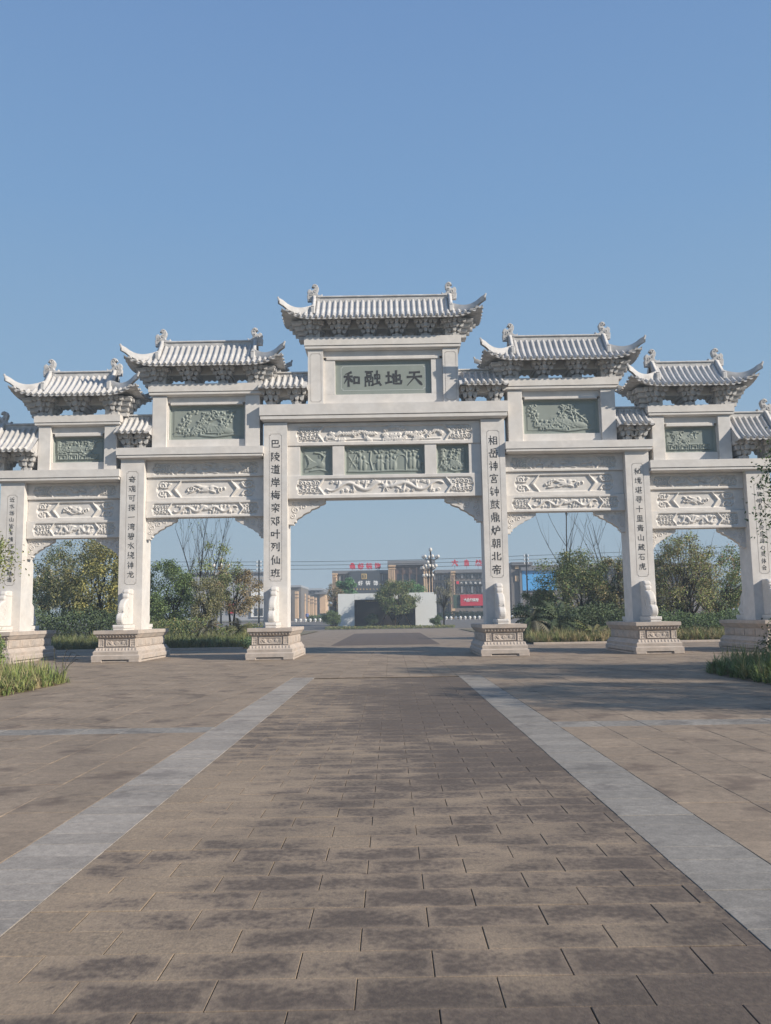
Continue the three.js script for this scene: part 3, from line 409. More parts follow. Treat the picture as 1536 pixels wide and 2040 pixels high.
const bracketMain = bracketGeo(1.0, .62, .98), bracketSmall = bracketGeo(.84, .6, .74, 3), bracketSide = bracketGeo(1.5, .62, .8);

// finial: a fish-tailed ridge beast
const finialGeo = (() => {
  const s = new THREE.Shape([[-.27, 0], [.2, 0], [.2, .1], [.3, .17], [.33, .27], [.27, .22], [.2, .23], [.12, .28], [.1, .36], [.15, .46], [.17, .58], [.12, .68], [.03, .73], [-.05, .7], [-.09, .62], [-.03, .64], [.02, .6], [.01, .52], [-.06, .45], [-.13, .44], [-.18, .5], [-.25, .47], [-.28, .38], [-.25, .3], [-.29, .22]].map(([a, b]) => new THREE.Vector2(a, b)));
  const g = new THREE.ExtrudeGeometry(s, { depth: .16, bevelEnabled: true, bevelThickness: .03, bevelSize: .02, bevelSegments: 2 }); g.translate(0, 0, -.08);
  const gs = [g]; for (const z of [-.115, .115]) for (const [x, y, r, t] of [[-.12, .32, .09, 1.2], [.1, .14, .08, 1.2], [-.14, .12, .08, 1], [.04, .62, .08, 1.1], [.04, .4, .06, 1]]) gs.push(new THREE.TubeGeometry(new THREE.CatmullRomCurve3(spiral(x, y, r, t, 1, x * 20).map(([u, v]) => V(u, v, z))), 16, .02, 4));
  return boxUV(merge(gs));
})();
const finialFlip = (() => { const g = finialGeo.clone(); g.scale(-1, 1, 1); const n = g.attributes.normal, p = g.attributes.position; for (let i = 0; i < p.count; i += 3) for (const A of [p, n, g.attributes.uv]) for (let k = 0; k < A.itemSize; k++) { const t = A.getComponent(i + 1, k); A.setComponent(i + 1, k, A.getComponent(i + 2, k)); A.setComponent(i + 2, k, t); } return g; })();
// a tile row: half round cover tiles laid down a slope through pts (front face up), with a round end
function tileRowGeo(pts, r = .068, sideways = V(1, 0, 0)) {
  const pos = [], idx = [], sd = 5, n = pts.length;
  pts.forEach((p, i) => { const t = pts[Math.min(i + 1, n - 1)].clone().sub(pts[Math.max(i - 1, 0)]).normalize(), up = V().crossVectors(sideways, t).normalize(); if (up.y < 0) up.negate(); for (let k = 0; k <= sd; k++) { const q = Math.PI * k / sd, rr_ = r * (i % 2 && i < n - 1 ? .96 : 1.04); pos.push(...p.clone().addScaledVector(sideways, Math.cos(q) * rr_).addScaledVector(up, Math.sin(q) * rr_ * 1.25).toArray()); } });
  for (let i = 0; i < n - 1; i++) for (let k = 0; k < sd; k++) { const a = i * (sd + 1) + k, b = a + 1, c = a + sd + 1, d = c + 1; idx.push(a, c, b, b, c, d); }
  const e = (n - 1) * (sd + 1), c0 = pos.length / 3; pos.push(...pts[n - 1].toArray()); for (let k = 0; k < sd; k++) idx.push(c0, e + k + 1, e + k);
  const g = new THREE.BufferGeometry(); g.setAttribute('position', new THREE.Float32BufferAttribute(pos, 3)); g.setIndex(idx); const m = g.toNonIndexed(); m.computeVertexNormals(); return boxUV(m);
}
const PITCH = .23, ZE = 1.15, OUT = 1.22;
// xa..xb: ridge from beast to beast; hip flags say which ends turn up in flying eaves
function roof(cx, xa, xb, yr, ye, hipA, hipB, ze = ZE, nb = 0, ybase = 0, small = false) {
  const R = group('roof'); R.position.set(cx, 0, 0);
  const yt = yr - (small ? .2 : .27), zr = .1;
  const curve = (t) => ye + (yt - ye) * (.72 * (1 - t) + .28 * (1 - t) * (1 - t));
  const zt = (t) => lerp(zr, ze, t), tD = .5;                        // the flying ridge leaves the slope half way down
  const end = (x) => x > xb && hipB ? (x - xb) / OUT : x < xa && hipA ? (xa - x) / OUT : 0;
  const lift = (u) => .40 * u * u, push = (u) => .08 * u * u;
  const S = (x, t, f) => { const u = end(x); const y = curve(t) + lift(u) * (t > tD ? (t - tD) / (1 - tD) : 0); return V(x, y, f * (zt(t) + push(u) * t)); };
  const tStart = (u) => tD + (1 - tD) * u;
  const X0 = hipA ? xa - OUT : xa - (small ? 0 : .0), X1 = hipB ? xb + OUT : xb, nx = Math.round((X1 - X0) / PITCH * 1), step = (X1 - X0) / nx;
  const deck = [];
  for (const f of [1, -1]) {
    deck.push(gridGeo(Math.max(10, nx * 2), 6, (a, b) => { const x = lerp(X0, X1, a), u = end(x); return S(x, lerp(u > 0 ? tStart(u) : 0, 1, b), f).toArray(); }));
    deck.push(gridGeo(Math.max(10, nx), 1, (a, b) => { const x = lerp(X0, X1, a), e = S(x, 1, f); return [x, e.y - .045 * b, e.z - f * .015 * b]; }));     // eave edge
    deck.push(gridGeo(Math.max(10, nx), 3, (a, b) => { const x = lerp(X0, X1, a), e = S(x, 1, f), xi = clamp(x, X0 + (hipA ? .85 : 0), X1 - (hipB ? .85 : 0)); return [lerp(x, xi, b), lerp(e.y - .045, ye + .1, b), lerp(e.z - f * .015, f * .5, b)]; })); // soffit
  }
  for (const [h, s, xe] of [[hipA, -1, xa], [hipB, 1, xb]]) {
    if (h) {
      deck.push(gridGeo(6, 8, (u, v) => { const q = v * 2 - 1, D = S(xe + s * OUT * u, tStart(u), 1); return [D.x, D.y - (1 - q * q) * .26 * u, D.z * q]; }));       // side slope
      deck.push(gridGeo(1, 8, (u, v) => { const q = v * 2 - 1, D = S(xe + s * OUT, 1, 1); return [D.x - s * .015 * u, D.y - (1 - q * q) * .26 - .045 * u, D.z * q]; }));
      deck.push(gridGeo(3, 8, (u, v) => { const q = v * 2 - 1, D = S(xe + s * OUT, 1, 1); return [lerp(D.x, xe + s * .3, u), lerp(D.y - (1 - q * q) * .26 - .045, ye + .1, u), lerp(D.z * q, .5 * q, u)]; }));
      deck.push(gridGeo(1, 8, (u, v) => { const q = v * 2 - 1; return [xe, lerp(curve(tD) - .05, curve(Math.abs(q) * tD) , u), q * zt(tD)]; }));  // gable
    } else deck.push(gridGeo(1, 8, (u, v) => { const q = v * 2 - 1; return [xe, lerp(ye - .07, curve(Math.abs(q)), u), q * ze]; }));
  }
  mesh('roof_deck', boxUV(merge(deck)), tileStone, R);
  // cover tile rows, front and back, then the hip ends
  const cacheRow = {}; const drips = [];
  for (const f of [1, -1]) for (let i = 0; i <= nx; i++) {
    const x = X0 + i * step; if (!hipA && i === 0 || !hipB && i === nx) continue; const u = end(x); if (u > .93) continue;
    const t0 = u > 0 ? tStart(u) : 0, n = u > 0 ? 4 : 8, pts = []; for (let k = 0; k <= n; k++) { const t = lerp(t0, 1, k / n), p = S(x, t, f); p.y += .006; p.x -= u > 0 ? 0 : x; pts.push(p); } pts[n].z += f * .05; pts[n].y -= .012;
    let g; if (u > 0) g = tileRowGeo(pts); else g = cacheRow[f] ??= tileRowGeo(pts); const m = mesh('tile_row', g, tileStone, R); if (u <= 0) m.position.x = x;
    if (i < nx) { const xd = x + step / 2, e = S(xd, 1, f), g2 = new THREE.CylinderGeometry(step * .34, step * .34, .03, 8, 1, false, Math.PI / 2 * 0, Math.PI).rotateX(Math.PI / 2).rotateZ(-Math.PI / 2); g2.scale(1, .75, 1); g2.translate(e.x, e.y - .02, e.z + f * .02); drips.push(g2); }
  }
  for (const [h, s, xe] of [[hipA, -1, xa], [hipB, 1, xb]]) if (h) for (let k = -4; k <= 4; k++) {
    const z = k * .25, zd = (u) => S(xe + s * OUT * u, tStart(u), 1); let u0 = 0; while (u0 < 1 && zd(u0).z < Math.abs(z)) u0 += .02; if (u0 > .9) continue; const pts = []; for (let j = 0; j <= 5; j++) { const u = lerp(u0, 1, j / 5), D = zd(u), q = z / D.z; pts.push(V(D.x, D.y - (1 - q * q) * .26 * u + .006, z)); } pts[5].x += s * .05; mesh('tile_row', tileRowGeo(pts, .062, V(0, 0, 1)), tileStone, R);
  }
  mesh('drip_tiles', boxUV(merge(drips)), tileStone, R).userData.kind = 'stuff';
  // main ridge
  const ra = hipA ? xa + .12 : xa, rb = hipB ? xb - .12 : xb;
  mesh('main_ridge', boxUV(merge([cbox(ra, rb, yt - .12, yr - .075, -.09, .09, .01), cbox(ra, rb, yr - .072, yr, -.14, .14, .02), cbox(ra, rb, yt - .13, yt - .02, -.13, .13, .015)])), tileStone, R);
  for (const [h, s, xe] of [[hipA, -1, xa], [hipB, 1, xb]]) if (h) {
    const fi = mesh('ridge_beast', s < 0 ? finialGeo : finialFlip, tileStone, R); fi.position.set(xe, yr - .19, 0); fi.scale.setScalar(.97);
    for (const f of [1, -1]) {
      // descending ridge with an upright stop at its foot
      const up = [], prof = (t) => S(xe, t, f); const N = 6; const g = gridGeo(3, N, (a, b) => { const p = prof(b * .62), o = [[-.075, 0], [-.075, .26], [.075, .26], [.075, 0]][Math.round(a * 3)]; return [xe + o[0], p.y + o[1] * (1 - .1 * b) + (o[1] ? .05 * (1 - b) : -.05), p.z]; });
      const pe = prof(.62); up.push(g, cbox(xe - .085, xe + .085, pe.y - .04, pe.y + .24, pe.z - .03 , pe.z + .11, .03), cbox(xe - .07, xe + .07, pe.y + .24, pe.y + .31, pe.z - .02, pe.z + .09, .03));
      mesh('descending_ridge', boxUV(merge(up)), tileStone, R);
      // flying ridge to the corner, curling up at the tip
      const fl = gridGeo(3, 10, (a, b) => { const u = b * 1.06, D = S(xe + s * OUT * Math.min(u, 1), tStart(Math.min(u, 1)), f), o = [[-1, 0], [-1, 1], [1, 1], [1, 0]][Math.round(a * 3)], hgt = lerp(.3, .12, b) , curl = .26 * Math.pow(b, 2.6), ex = s * Math.max(0, u - 1) * OUT * 1.4, w = lerp(.07, .045, b); return [D.x + ex + o[0] * w * .8, D.y + curl + (o[1] ? hgt : -.03 + curl * -.25), D.z + f * Math.max(0, u - 1) * .6 + o[0] * w * .7 * -s * f]; });
      const tip = S(xe + s * OUT, 1, f); mesh('flying_ridge', boxUV(merge([fl, cbox(-.035, .035, -.1, .1, -.035, .035, .015).rotateZ(-s * .35).translate(tip.x + s * .1, tip.y + .34, tip.z + f * .04)])), tileStone, R);
    }
  }
  // inner beam under the roof, and the bracket sets on it
  const h = ye + .02 - ybase;
  if (h > 0) mesh('under_beam', boxUV(box(hipA ? xa - .1 : X0, hipB ? xb + .1 : X1, ybase + h * .64, ye + .2, -.3, .3)), stone, R);
  const list = [];
  if (nb > 1) for (let i = 0; i < nb; i++) list.push(lerp(xa - (hipA ? .12 : -.45), xb + (hipB ? .12 : -.45), i / (nb - 1)));
  for (const bx of list) { const m = mesh('bracket_set', small ? bracketSmall : bracketMain, tileStone, R); m.scale.y = h / (small ? .6 : .62); m.position.set(bx, ybase, 0); }
  for (const [hh, s, xe] of [[hipA, -1, xa], [hipB, 1, xb]]) if (hh && nb) { const m = mesh('side_bracket_set', bracketSide, tileStone, R); m.scale.y = h / .62; m.rotation.y = Math.PI / 2; m.position.set(xe + s * .22, ybase, 0); mesh('end_block', boxUV(cbox(xe - .25, xe + .25, ybase, ye, -.42, .42, .02)), stone, R); }
  return R;
}
roof(0, -2.8, 2.8, 14.72, 13.43, true, true, ZE, 6, 12.79);
for (const s of [-1, 1]) {
  roof(s * 7.15, -1.92, 1.92, 12.9, 11.6, true, true, ZE, 4, 10.95);
  roof(s * 12.32, -1.32, 1.32, 11.7, 10.45, true, true, ZE, 3, 9.74);
  const A = (c, a, b, ...r) => s > 0 ? roof(0, a, b, ...r) : roof(0, -b, -a, ...r);
  A(0, 3.05, 5.0, 11.52, 10.68, false, false, .92, 2, 10.0, true);
  A(0, 9.32, 10.72, 9.84, 8.95, false, false, .92, 2, 8.34, true);
  if (s > 0) roof(0, 13.89, 15.5, 9.55, 8.24, false, true, 1.15, 2, 7.5); else roof(0, -15.5, -13.89, 9.55, 8.24, true, false, 1.15, 2, 7.5);
}

// ------------------------------------------------------------------ ground and paving
const soilTex = granite([.43, .40, .32], .12, .3, .1);
structure('ground', (() => { const g = gridGeo(40, 120, (u, v) => { const z = lerp(120, -900, Math.pow(v, 1) ), x = lerp(-600, 600, u); return [x, terrain(z) - .06, z]; }); const p = g.attributes.position, uv = g.attributes.uv; for (let i = 0; i < p.count; i++) uv.setXY(i, p.getX(i) * .3, p.getZ(i) * .3); return g; })(), std({ map: soilTex, roughness: 1 }));
const SX = 1.84, SO = 2.43, ZS = 12.3, ZN = 33.9;              // walk half width, outer edge of its border, far and near end
const inBed = (x, z) => Math.abs(x) > 8 - (z < 14 ? 0 : 0) && z > 9.5 - Math.max(0, 10 - (Math.abs(x) - 8) * .7) * 0 && z > 12.2 - (Math.abs(x) - 8) * .9;
// stain map of the walk: dark weathering on the face of each paver, sandy joints
function walkTex() {
  const W = 640, H = 1800;
  return tex(W, H, (u, v) => {
    const x = lerp(-SX, SX, u), z = lerp(ZS, ZN, v);
    const row = Math.floor((z + .05) / .3), ph = (row % 2 ? .0 : .3) - .03 + .02 * Math.sin(row * 3.1), fx = (((x - ph) / .6) % 1 + 1) % 1, fz = (((z + .05) / .3) % 1 + 1) % 1, id = Math.floor((x - ph) / .6);
    const hsh = Math.abs(Math.sin(row * 12.9898 + id * 78.233) * 43758.5453) % 1;
    const fine = fbm(x * 24, z * 24, 1, 3), grit = N3(x * 70, z * 70, 3), med = fbm(x * 2.1, z * 3.4, 8, 3);
    const big = fbm(x * .45 + 3, z * .4, 2, 3) * 1.1 + x * .2 + .17 + .5 * smooth(30.2, 31, z) + .3 * smooth(25, 21, z) - .3 * smooth(14.5, 12.5, z);
    const ex = Math.min(fx, 1 - fx) * .6, ez = Math.min(fz, 1 - fz) * .3, e = Math.min(ex, ez * 1.2), rim = smooth(.0, .05, e + fbm(x * 6, z * 6, 5, 3) * .11 - .012);
    const field = big + (hsh - .5) * .36 + med * 1.0 + fine * .6 + grit * .25;
    let dk = smooth(-.26, .5, field) * lerp(.42 + .58 * rim, 1, smooth(.1, .7, big) * .85); dk = clamp(dk * (.86 + fine * .7), 0, 1);
    const sand = smooth(.5, .0, dk) * clamp(.5 + fine, 0, 1);
    const g = 1 + (rnd() - .5) * .16 + fine * .18 + grit * .12 + (hsh - .5) * .1;
    const c = [lerp(.548, .322, dk) + sand * .02, lerp(.485, .28, dk) + sand * .013, lerp(.415, .248, dk)];
    return c.map((k) => k * g);
  }, true, false);
}
srand(5);
const walkMat = std({ map: walkTex(), bumpMap: rep(bumpTex, 14), bumpScale: .002, roughness: .78 });
walkMat.bumpMap.repeat.set(7, 40);
const sideTex = (a, b, mott) => tex(512, 512, (u, v) => { const m = tileN(u, v, 5, 2) * mott + tileN(u, v, 17, 6) * mott * .5, st = smooth(.05, .5, tileN(u, v, 9, 12) + tileN(u, v, 31, 3) * .5); const g = 1 + m + (rnd() - .5) * .17 + tileN(u, v, 60, 4) * .16; return [lerp(a[0], b[0], st) * g, lerp(a[1], b[1], st) * g, lerp(a[2], b[2], st) * g]; });
const slabTex = sideTex([.535, .475, .41], [.43, .375, .325], .16), greyTex = sideTex([.56, .54, .515], [.48, .46, .44], .12);
const slabMats = [1, .93, 1.06, .98].map((k) => std({ map: rep(slabTex, .19), color: lin(k, k * .995, k * .985), bumpMap: rep(bumpTex, 2.2), bumpScale: .002, roughness: .8 }));
const greyRight = [.86, .8, .93].map((k) => std({ map: rep(greyTex, .23), color: lin(k, k * .985, k * .955), bumpMap: rep(bumpTex, 2.6), bumpScale: .002, roughness: .75 }));
const greyMats = [1.08, .98, 1.16].map((k) => std({ map: rep(greyTex, .23), color: lin(k, k * .955, k * .91), bumpMap: rep(bumpTex, 2.6), bumpScale: .002, roughness: .75 }));
const jointMat = std({ map: rep(granite([.26, .24, .22], .12, .3), 1.2), roughness: 1 });
const mk = { far: new THREE.BufferGeometry() };
function slabGeo(x0, x1, z0, z1, gap, uvf, dy = 0, tx = 0, tz = 0, gz = gap) { // a paving stone with worn edges
  const c = .0025, g = gap / 2, pos = [], a = x0 + g, b = x1 - g, d = z0 + gz / 2, e = z1 - gz / 2, mx = (x0 + x1) / 2, mz = (z0 + z1) / 2;
  const Y = (x, z, o) => dy + o + (x - mx) * tx + (z - mz) * tz;
  const ring = (i, o) => [[a + i, d + i], [b - i, d + i], [b - i, e - i], [a + i, e - i]].map(([x, z]) => [x, Y(x, z, o), z]);
  const T = ring(c, 0), M = ring(0, -.003), B = ring(0, -.03), q = (p, r, s, t) => pos.push(...p, ...r, ...s, ...p, ...s, ...t);
  q(T[3], T[2], T[1], T[0]); for (let k = 0; k < 4; k++) { const l = (k + 1) % 4; q(T[k], T[l], M[l], M[k]); q(M[k], M[l], B[l], B[k]); }
  const gg = new THREE.BufferGeometry(); gg.setAttribute('position', new THREE.Float32BufferAttribute(pos, 3)); gg.computeVertexNormals();
  const uv = []; for (let i = 0; i < pos.length; i += 3) uv.push(...uvf(pos[i], pos[i + 2])); gg.setAttribute('uv', new THREE.Float32BufferAttribute(uv, 2)); return gg;
}
const uvWalk = (x, z) => [(x + SX) / (2 * SX), (z - ZS) / (ZN - ZS)], uvM = (x, z) => [x, z];
const jointSheet = (x0, x1, z0, z1, y) => { const g = new THREE.PlaneGeometry(x1 - x0, z1 - z0).rotateX(-Math.PI / 2); g.translate((x0 + x1) / 2, y, (z0 + z1) / 2); const p = g.attributes.position; for (let i = 0; i < p.count; i++) g.attributes.uv.setXY(i, p.getX(i), p.getZ(i)); return g; };
{
  const walk = structure('paved_walk', jointSheet(-SX, SX, ZS, ZN, -.011), jointMat, 'stained running-bond paver walk leading to the gateway');
  srand(77); const far = []; const cells = [];
  for (let row = Math.floor((ZS + .05) / .3); row * .3 - .05 < ZN - .2; row++) {
    const z0 = Math.max(ZS, row * .3 - .05), z1 = row * .3 + .25, ph = (row % 2 ? 0 : .3) - .03 + .02 * Math.sin(row * 3.1);
    const xs = [-SX]; for (let k = -5; k <= 5; k++) { const x = ph + k * .6; if (x > -SX + .08 && x < SX - .08) xs.push(x); } xs.push(SX);
    for (let k = 0; k < xs.length - 1; k++) cells.push([xs[k], xs[k + 1], z0, z1]);
  }
  cells.filter((c) => c[2] < 31.9).sort((a, b) => b[2] - a[2]).forEach((c, i) => { const g = slabGeo(...c, rr(.003, .006), uvWalk, rr(-.002, .0015), rr(-.003, .003), rr(-.005, .005), rr(.001, .004)); if (i < 300) mesh('paver', g, walkMat, walk); else far.push(g); });
  for (const c of cells.filter((c) => c[2] >= 31.9)) far.push(slabGeo(...c, .008, uvWalk));
  mesh('far_pavers', merge(far), walkMat, walk).userData.kind = 'stuff';
  for (const s of [-1, 1]) {
    const st = structure('walk_border', jointSheet(s > 0 ? SX + .004 : -SO, s > 0 ? SO : -SX - .004, ZS - .3, ZN, -.013), jointMat, s > 0 ? 'grey granite border strip along the sunlit right edge of the stained walk' : 'grey granite border strip along the left edge of the stained walk');
    const f2 = []; let n = 0; for (let z = 31.85; z > ZS - .29; z -= .3) { const g = slabGeo(s > 0 ? SX : -SO, s > 0 ? SO : -SX, z - .3, z, .006, uvM, rr(-.002, .002), 0, rr(-.006, .006)); mesh('border_slab', g, (s > 0 ? greyRight : greyMats)[Math.floor(rnd() * 3)], st); }
    void f2;
  }
  // big plaza slabs on both sides and round the gateway
  const pl = structure('plaza_paving', merge([jointSheet(-40, -SO - .004, -9.5, ZN, -.013), jointSheet(SO + .004, 40, -9.5, ZN, -.013), jointSheet(-SO - .003, SO + .003, -9.5, ZS - .304, -.013)]), jointMat, 'large brown grey stone slabs of the plaza around the gateway');
  const slots = []; for (let i = -40; i < 40; i++) for (let j = -16; j < 57; j++) { const x0 = i < 0 ? -SO + (i + 4) * .6 : SO + (i - 4) * .6, x1 = x0 + .6, z0 = j * .6 - .05, z1 = z0 + .6; if (i >= -4 && i < 4) { if (z1 > ZS - .25) continue; const w = SO / 4; slots.push([i * w, (i + 1) * w, z0, z1]); continue; } const mx = (x0 + x1) / 2, mz = (z0 + z1) / 2; if (inBed(Math.abs(mx) - .5, mz - .4)) continue; slots.push([x0, x1, z0, z1]); }
  const vis = (c) => { const d = V((c[0] + c[1]) / 2, 0, (c[2] + c[3]) / 2).sub(CP), w = d.dot(CF); if (w < 1) return 0; const u = Math.abs(d.dot(CR) / w * FPX), v = -d.dot(CU) / w * FPX; return u < 900 && v < 1150 ? .6 * .6 * 1.55 / w / w / w : 0; };
  slots.forEach((c) => { c.v = vis(c); }); slots.sort((a, b) => b.v - a.v); const rest = [[], [], [], []];
  slots.forEach((c, i) => { const band = c[2] < 21.95 && c[3] > 21.9 && Math.abs(c[0]) > 2.4; const grey = band; const g = slabGeo(c[0], c[1], c[2], c[3], .004, uvM, rr(-.002, .002), rr(-.002, .002), rr(-.002, .002)); if (i < 298) mesh('plaza_slab', g, grey ? greyRight[i % 3] : slabMats[Math.floor(rnd() * 4)], pl); else rest[Math.floor(rnd() * 4)].push(g); });
  rest.forEach((r, k) => { mesh('far_slabs', merge(r), slabMats[k], pl).userData.kind = 'stuff'; });
}
// the plaza behind the gateway, the inlaid dark field in it and the road beyond
const sheet = (x0, x1, z0, z1, y, n = 30) => { const g = gridGeo(8, n, (u, v) => { const z = lerp(z1, z0, v); return [lerp(x0, x1, u), terrain(z) + y, z]; }); const p = g.attributes.position; for (let i = 0; i < p.count; i++) g.attributes.uv.setXY(i, p.getX(i), p.getZ(i)); return g; };
structure('rear_plaza', sheet(-34, 34, -66, -9.5, -.012), slabMats[0], 'paved plaza stretching away behind the gateway');
structure('dark_inlay', sheet(-3.1, 2.8, -44, -12.5, -.006), std({ map: rep(sideTex([.36, .31, .275], [.29, .245, .22], .2), .3), roughness: .85 }), 'dark brown paved field set into the plaza behind the gateway');
structure('road', sheet(-300, 300, -112, -66, -.02, 40), std({ map: rep(granite([.40, .385, .37], .08, .12), .3), roughness: .9 }), 'grey road crossing behind the plaza');
structure('forecourt', sheet(-300, 300, -150, -112, .0, 10), std({ map: rep(granite([.56, .53, .50], .06, .08), .3), roughness: .9 }), 'pale paved forecourt before the shop buildings');
for (const s of [-1, 1]) {
  const z1 = -9.3, k = structure('bed_kerb', cbox(s > 0 ? 7.3 : -40, s > 0 ? 40 : -7.3, -.02, .1, z1 - .14, z1, .012), baseStone, s > 0 ? 'low stone kerb of the right planting bed behind the gateway' : 'low stone kerb of the left planting bed behind the gateway');
  boxUV(k.geometry); structure('planting_soil', sheet(s > 0 ? 7.45 : -60, s > 0 ? 60 : -7.45, -58, z1 - .14, .05), std({ map: rep(soilTex, .3), roughness: 1 }));
}

// ------------------------------------------------------------------ plants
const leafMat = new THREE.MeshPhysicalMaterial({ vertexColors: true, roughness: .85, side: THREE.DoubleSide, transmission: .22, thickness: 0 });
const frondMat = new THREE.MeshStandardMaterial({ vertexColors: true, roughness: .85, side: THREE.DoubleSide });
const barkMat = std({ map: rep(granite([.46, .42, .37], .12, .25), 1.5), roughness: 1 });
const paleBark = std({ map: rep(granite([.56, .535, .50], .1, .2), 1.5), roughness: 1 });
function leafBuf() { return { p: [], n: [], c: [] }; }
const leafPool = []; { srand(4242); const q = new THREE.Quaternion(), eu = new THREE.Euler(); for (let i = 0; i < 700; i++) { eu.set(rr(-1.2, 1.2), rr(0, 6.283), rr(-.7, .7) - .3); q.setFromEuler(eu); leafPool.push([[.45, .07, .28], [1, -.1, 0], [.45, .07, -.28], [0, 1, 0]].map((v) => V(...v).applyQuaternion(q))); } }
function leaf(B, x, y, z, len, wid, pal) { // a small folded rhombus; wid relative to the pool's .28
  const [b, c, d, n] = leafPool[Math.floor(rnd() * 700)], k = rr(1.45, 2.8), col = pal[Math.floor(rnd() * pal.length)], r = col[0] * k, g = col[1] * k, l = col[2] * k;
  B.p.push(x, y, z, x + b.x * len, y + b.y * len, z + b.z * len, x + c.x * len, y + c.y * len, z + c.z * len, x, y, z, x + c.x * len, y + c.y * len, z + c.z * len, x + d.x * len, y + d.y * len, z + d.z * len);
  for (let i = 0; i < 6; i++) { B.n.push(n.x, n.y, n.z); B.c.push(r, g, l); }
}
function leafGeo(B) { const g = new THREE.BufferGeometry(); g.setAttribute('position', new THREE.Float32BufferAttribute(B.p, 3)); g.setAttribute('normal', new THREE.Float32BufferAttribute(B.n, 3)); g.setAttribute('color', new THREE.Float32BufferAttribute(B.c, 3)); return g; }
const PAL = {
  green: [[.055, .085, .028], [.075, .11, .03], [.045, .075, .03], [.09, .12, .04]], dark: [[.035, .055, .022], [.045, .068, .028], [.055, .075, .03]], olive: [[.125, .12, .045], [.105, .105, .042], [.145, .13, .052], [.09, .098, .035]],
  yellow: [[.21, .185, .055], [.16, .15, .05], [.13, .13, .045], [.10, .11, .038]], brown: [[.15, .115, .06], [.12, .10, .055], [.18, .13, .07], [.09, .085, .045]], fresh: [[.16, .19, .055], [.13, .165, .05], [.19, .20, .07], [.10, .13, .04]], rust: [[.2, .1, .05], [.15, .1, .05], [.09, .1, .04]], grey: [[.13, .125, .085], [.16, .15, .1], [.1, .1, .07]],
};
function tree(name, label, cat, o, grp) {
  srand(o.seed); const t = thing(name, label, cat, [o.x, terrain(o.z), o.z], grp); const B = leafBuf(), limbs = [], rx = o.rx, ry = o.ry, rz = o.rz ?? rx, cy = o.cy, cl = [];
  const stems = o.stems ?? 1, fork = o.fork ?? Math.max(.3, cy - ry * .75), tr = o.tr ?? .1;
  const roots = []; for (let s = 0; s < stems; s++) { const a = s / stems * 6.28 + rr(0, 1), sp = stems > 1 ? rx * .22 : .05, p = [V(stems > 1 ? Math.cos(a) * .12 : 0, -.1, stems > 1 ? Math.sin(a) * .12 : 0), V(Math.cos(a) * sp * .5, fork * .5, Math.sin(a) * sp * .5), V(Math.cos(a) * sp, fork, Math.sin(a) * sp)]; limbs.push(taper(p, [tr * 1.25, tr, tr * .8], 7)); roots.push(p[2]); }
  for (let i = 0; i < o.clumps; i++) {
    const th = rr(0, 6.283), ph = Math.acos(rr(-.85, 1)), r = Math.pow(rr(.2, 1), .42); const c = V(Math.cos(th) * Math.sin(ph) * rx * r, cy + Math.cos(ph) * ry * r, Math.sin(th) * Math.sin(ph) * rz * r); const lump = 1 + .22 * N3(c.x * 1.1 + o.seed, c.y * 1.1, c.z * 1.1); c.x *= lump; c.z *= lump; cl.push(c);
    if (i < (o.limbs ?? 16)) { const s = roots[i % stems], m = s.clone().lerp(c, .5).add(V(rr(-.2, .2) * rx * .5, ry * rr(0, .25), rr(-.2, .2) * rx * .5)); limbs.push(taper([s, m, c, c.clone().add(V(c.x * .12, ry * .15, c.z * .12))], [tr * .6, tr * .32, tr * .14, .006], 5)); }
    if (o.twigs && i < o.twigs) { const d = c.clone().add(V(c.x * rr(.1, .4), ry * rr(.15, .5), c.z * rr(.1, .4))); limbs.push(taper([c.clone().lerp(roots[i % stems], .35), c, d], [.018, .012, .004], 4)); }
  }
  const per = Math.ceil(o.leaves * (o.dens ?? 1.9) / o.clumps); for (const c of cl) { const s = rr(.6, 1.3) * (o.cs ?? .26) * rx, pal = o.pal2 && rnd() < .5 + (c.x / rx) * .7 ? o.pal2 : o.pal; for (let k = 0; k < per; k++) { const g = () => (rnd() + rnd() + rnd() - 1.5) * 1.1; leaf(B, c.x + g() * s, Math.max(.05, c.y + g() * s * .8), c.z + g() * s, o.ls * rr(.6, 1.25), o.ls * .28, pal); } }
  mesh('trunk', merge(limbs), o.bark ?? barkMat, t); mesh('crown', leafGeo(B), leafMat, t); return t;
}
function hedge(name, label, cat, x0, x1, z0, z1, h, n, ls, pal, sd, grp) { srand(sd); const B = leafBuf(), t = thing(name, label, cat, [(x0 + x1) / 2, terrain(z0), (z0 + z1) / 2], grp), w = (x1 - x0) / 2, d = (z1 - z0) / 2; const st = []; for (let i = 0; i < n; i++) { const x = rr(-w, w), z = rr(-d, d), top = h * (.78 + .3 * N3(x * .9 + sd, z * .9, 1) + .1 * N3(x * 3, z * 3, 4)), y = top * Math.pow(rnd(), .6); leaf(B, x, Math.max(.03, y), z, ls * rr(.6, 1.3), ls * .3, pal); } for (let i = 0; i < Math.max(4, w * 5); i++) { const x = rr(-w, w) * .9, z = rr(-d, d) * .9; st.push(taper([V(x, -.05, z), V(x + rr(-.1, .1), h * .4, z), V(x + rr(-.2, .2), h * .75, z)], [.02, .014, .005], 4)); } mesh('stems', merge(st), barkMat, t); mesh('foliage', leafGeo(B), leafMat, t); return t; }
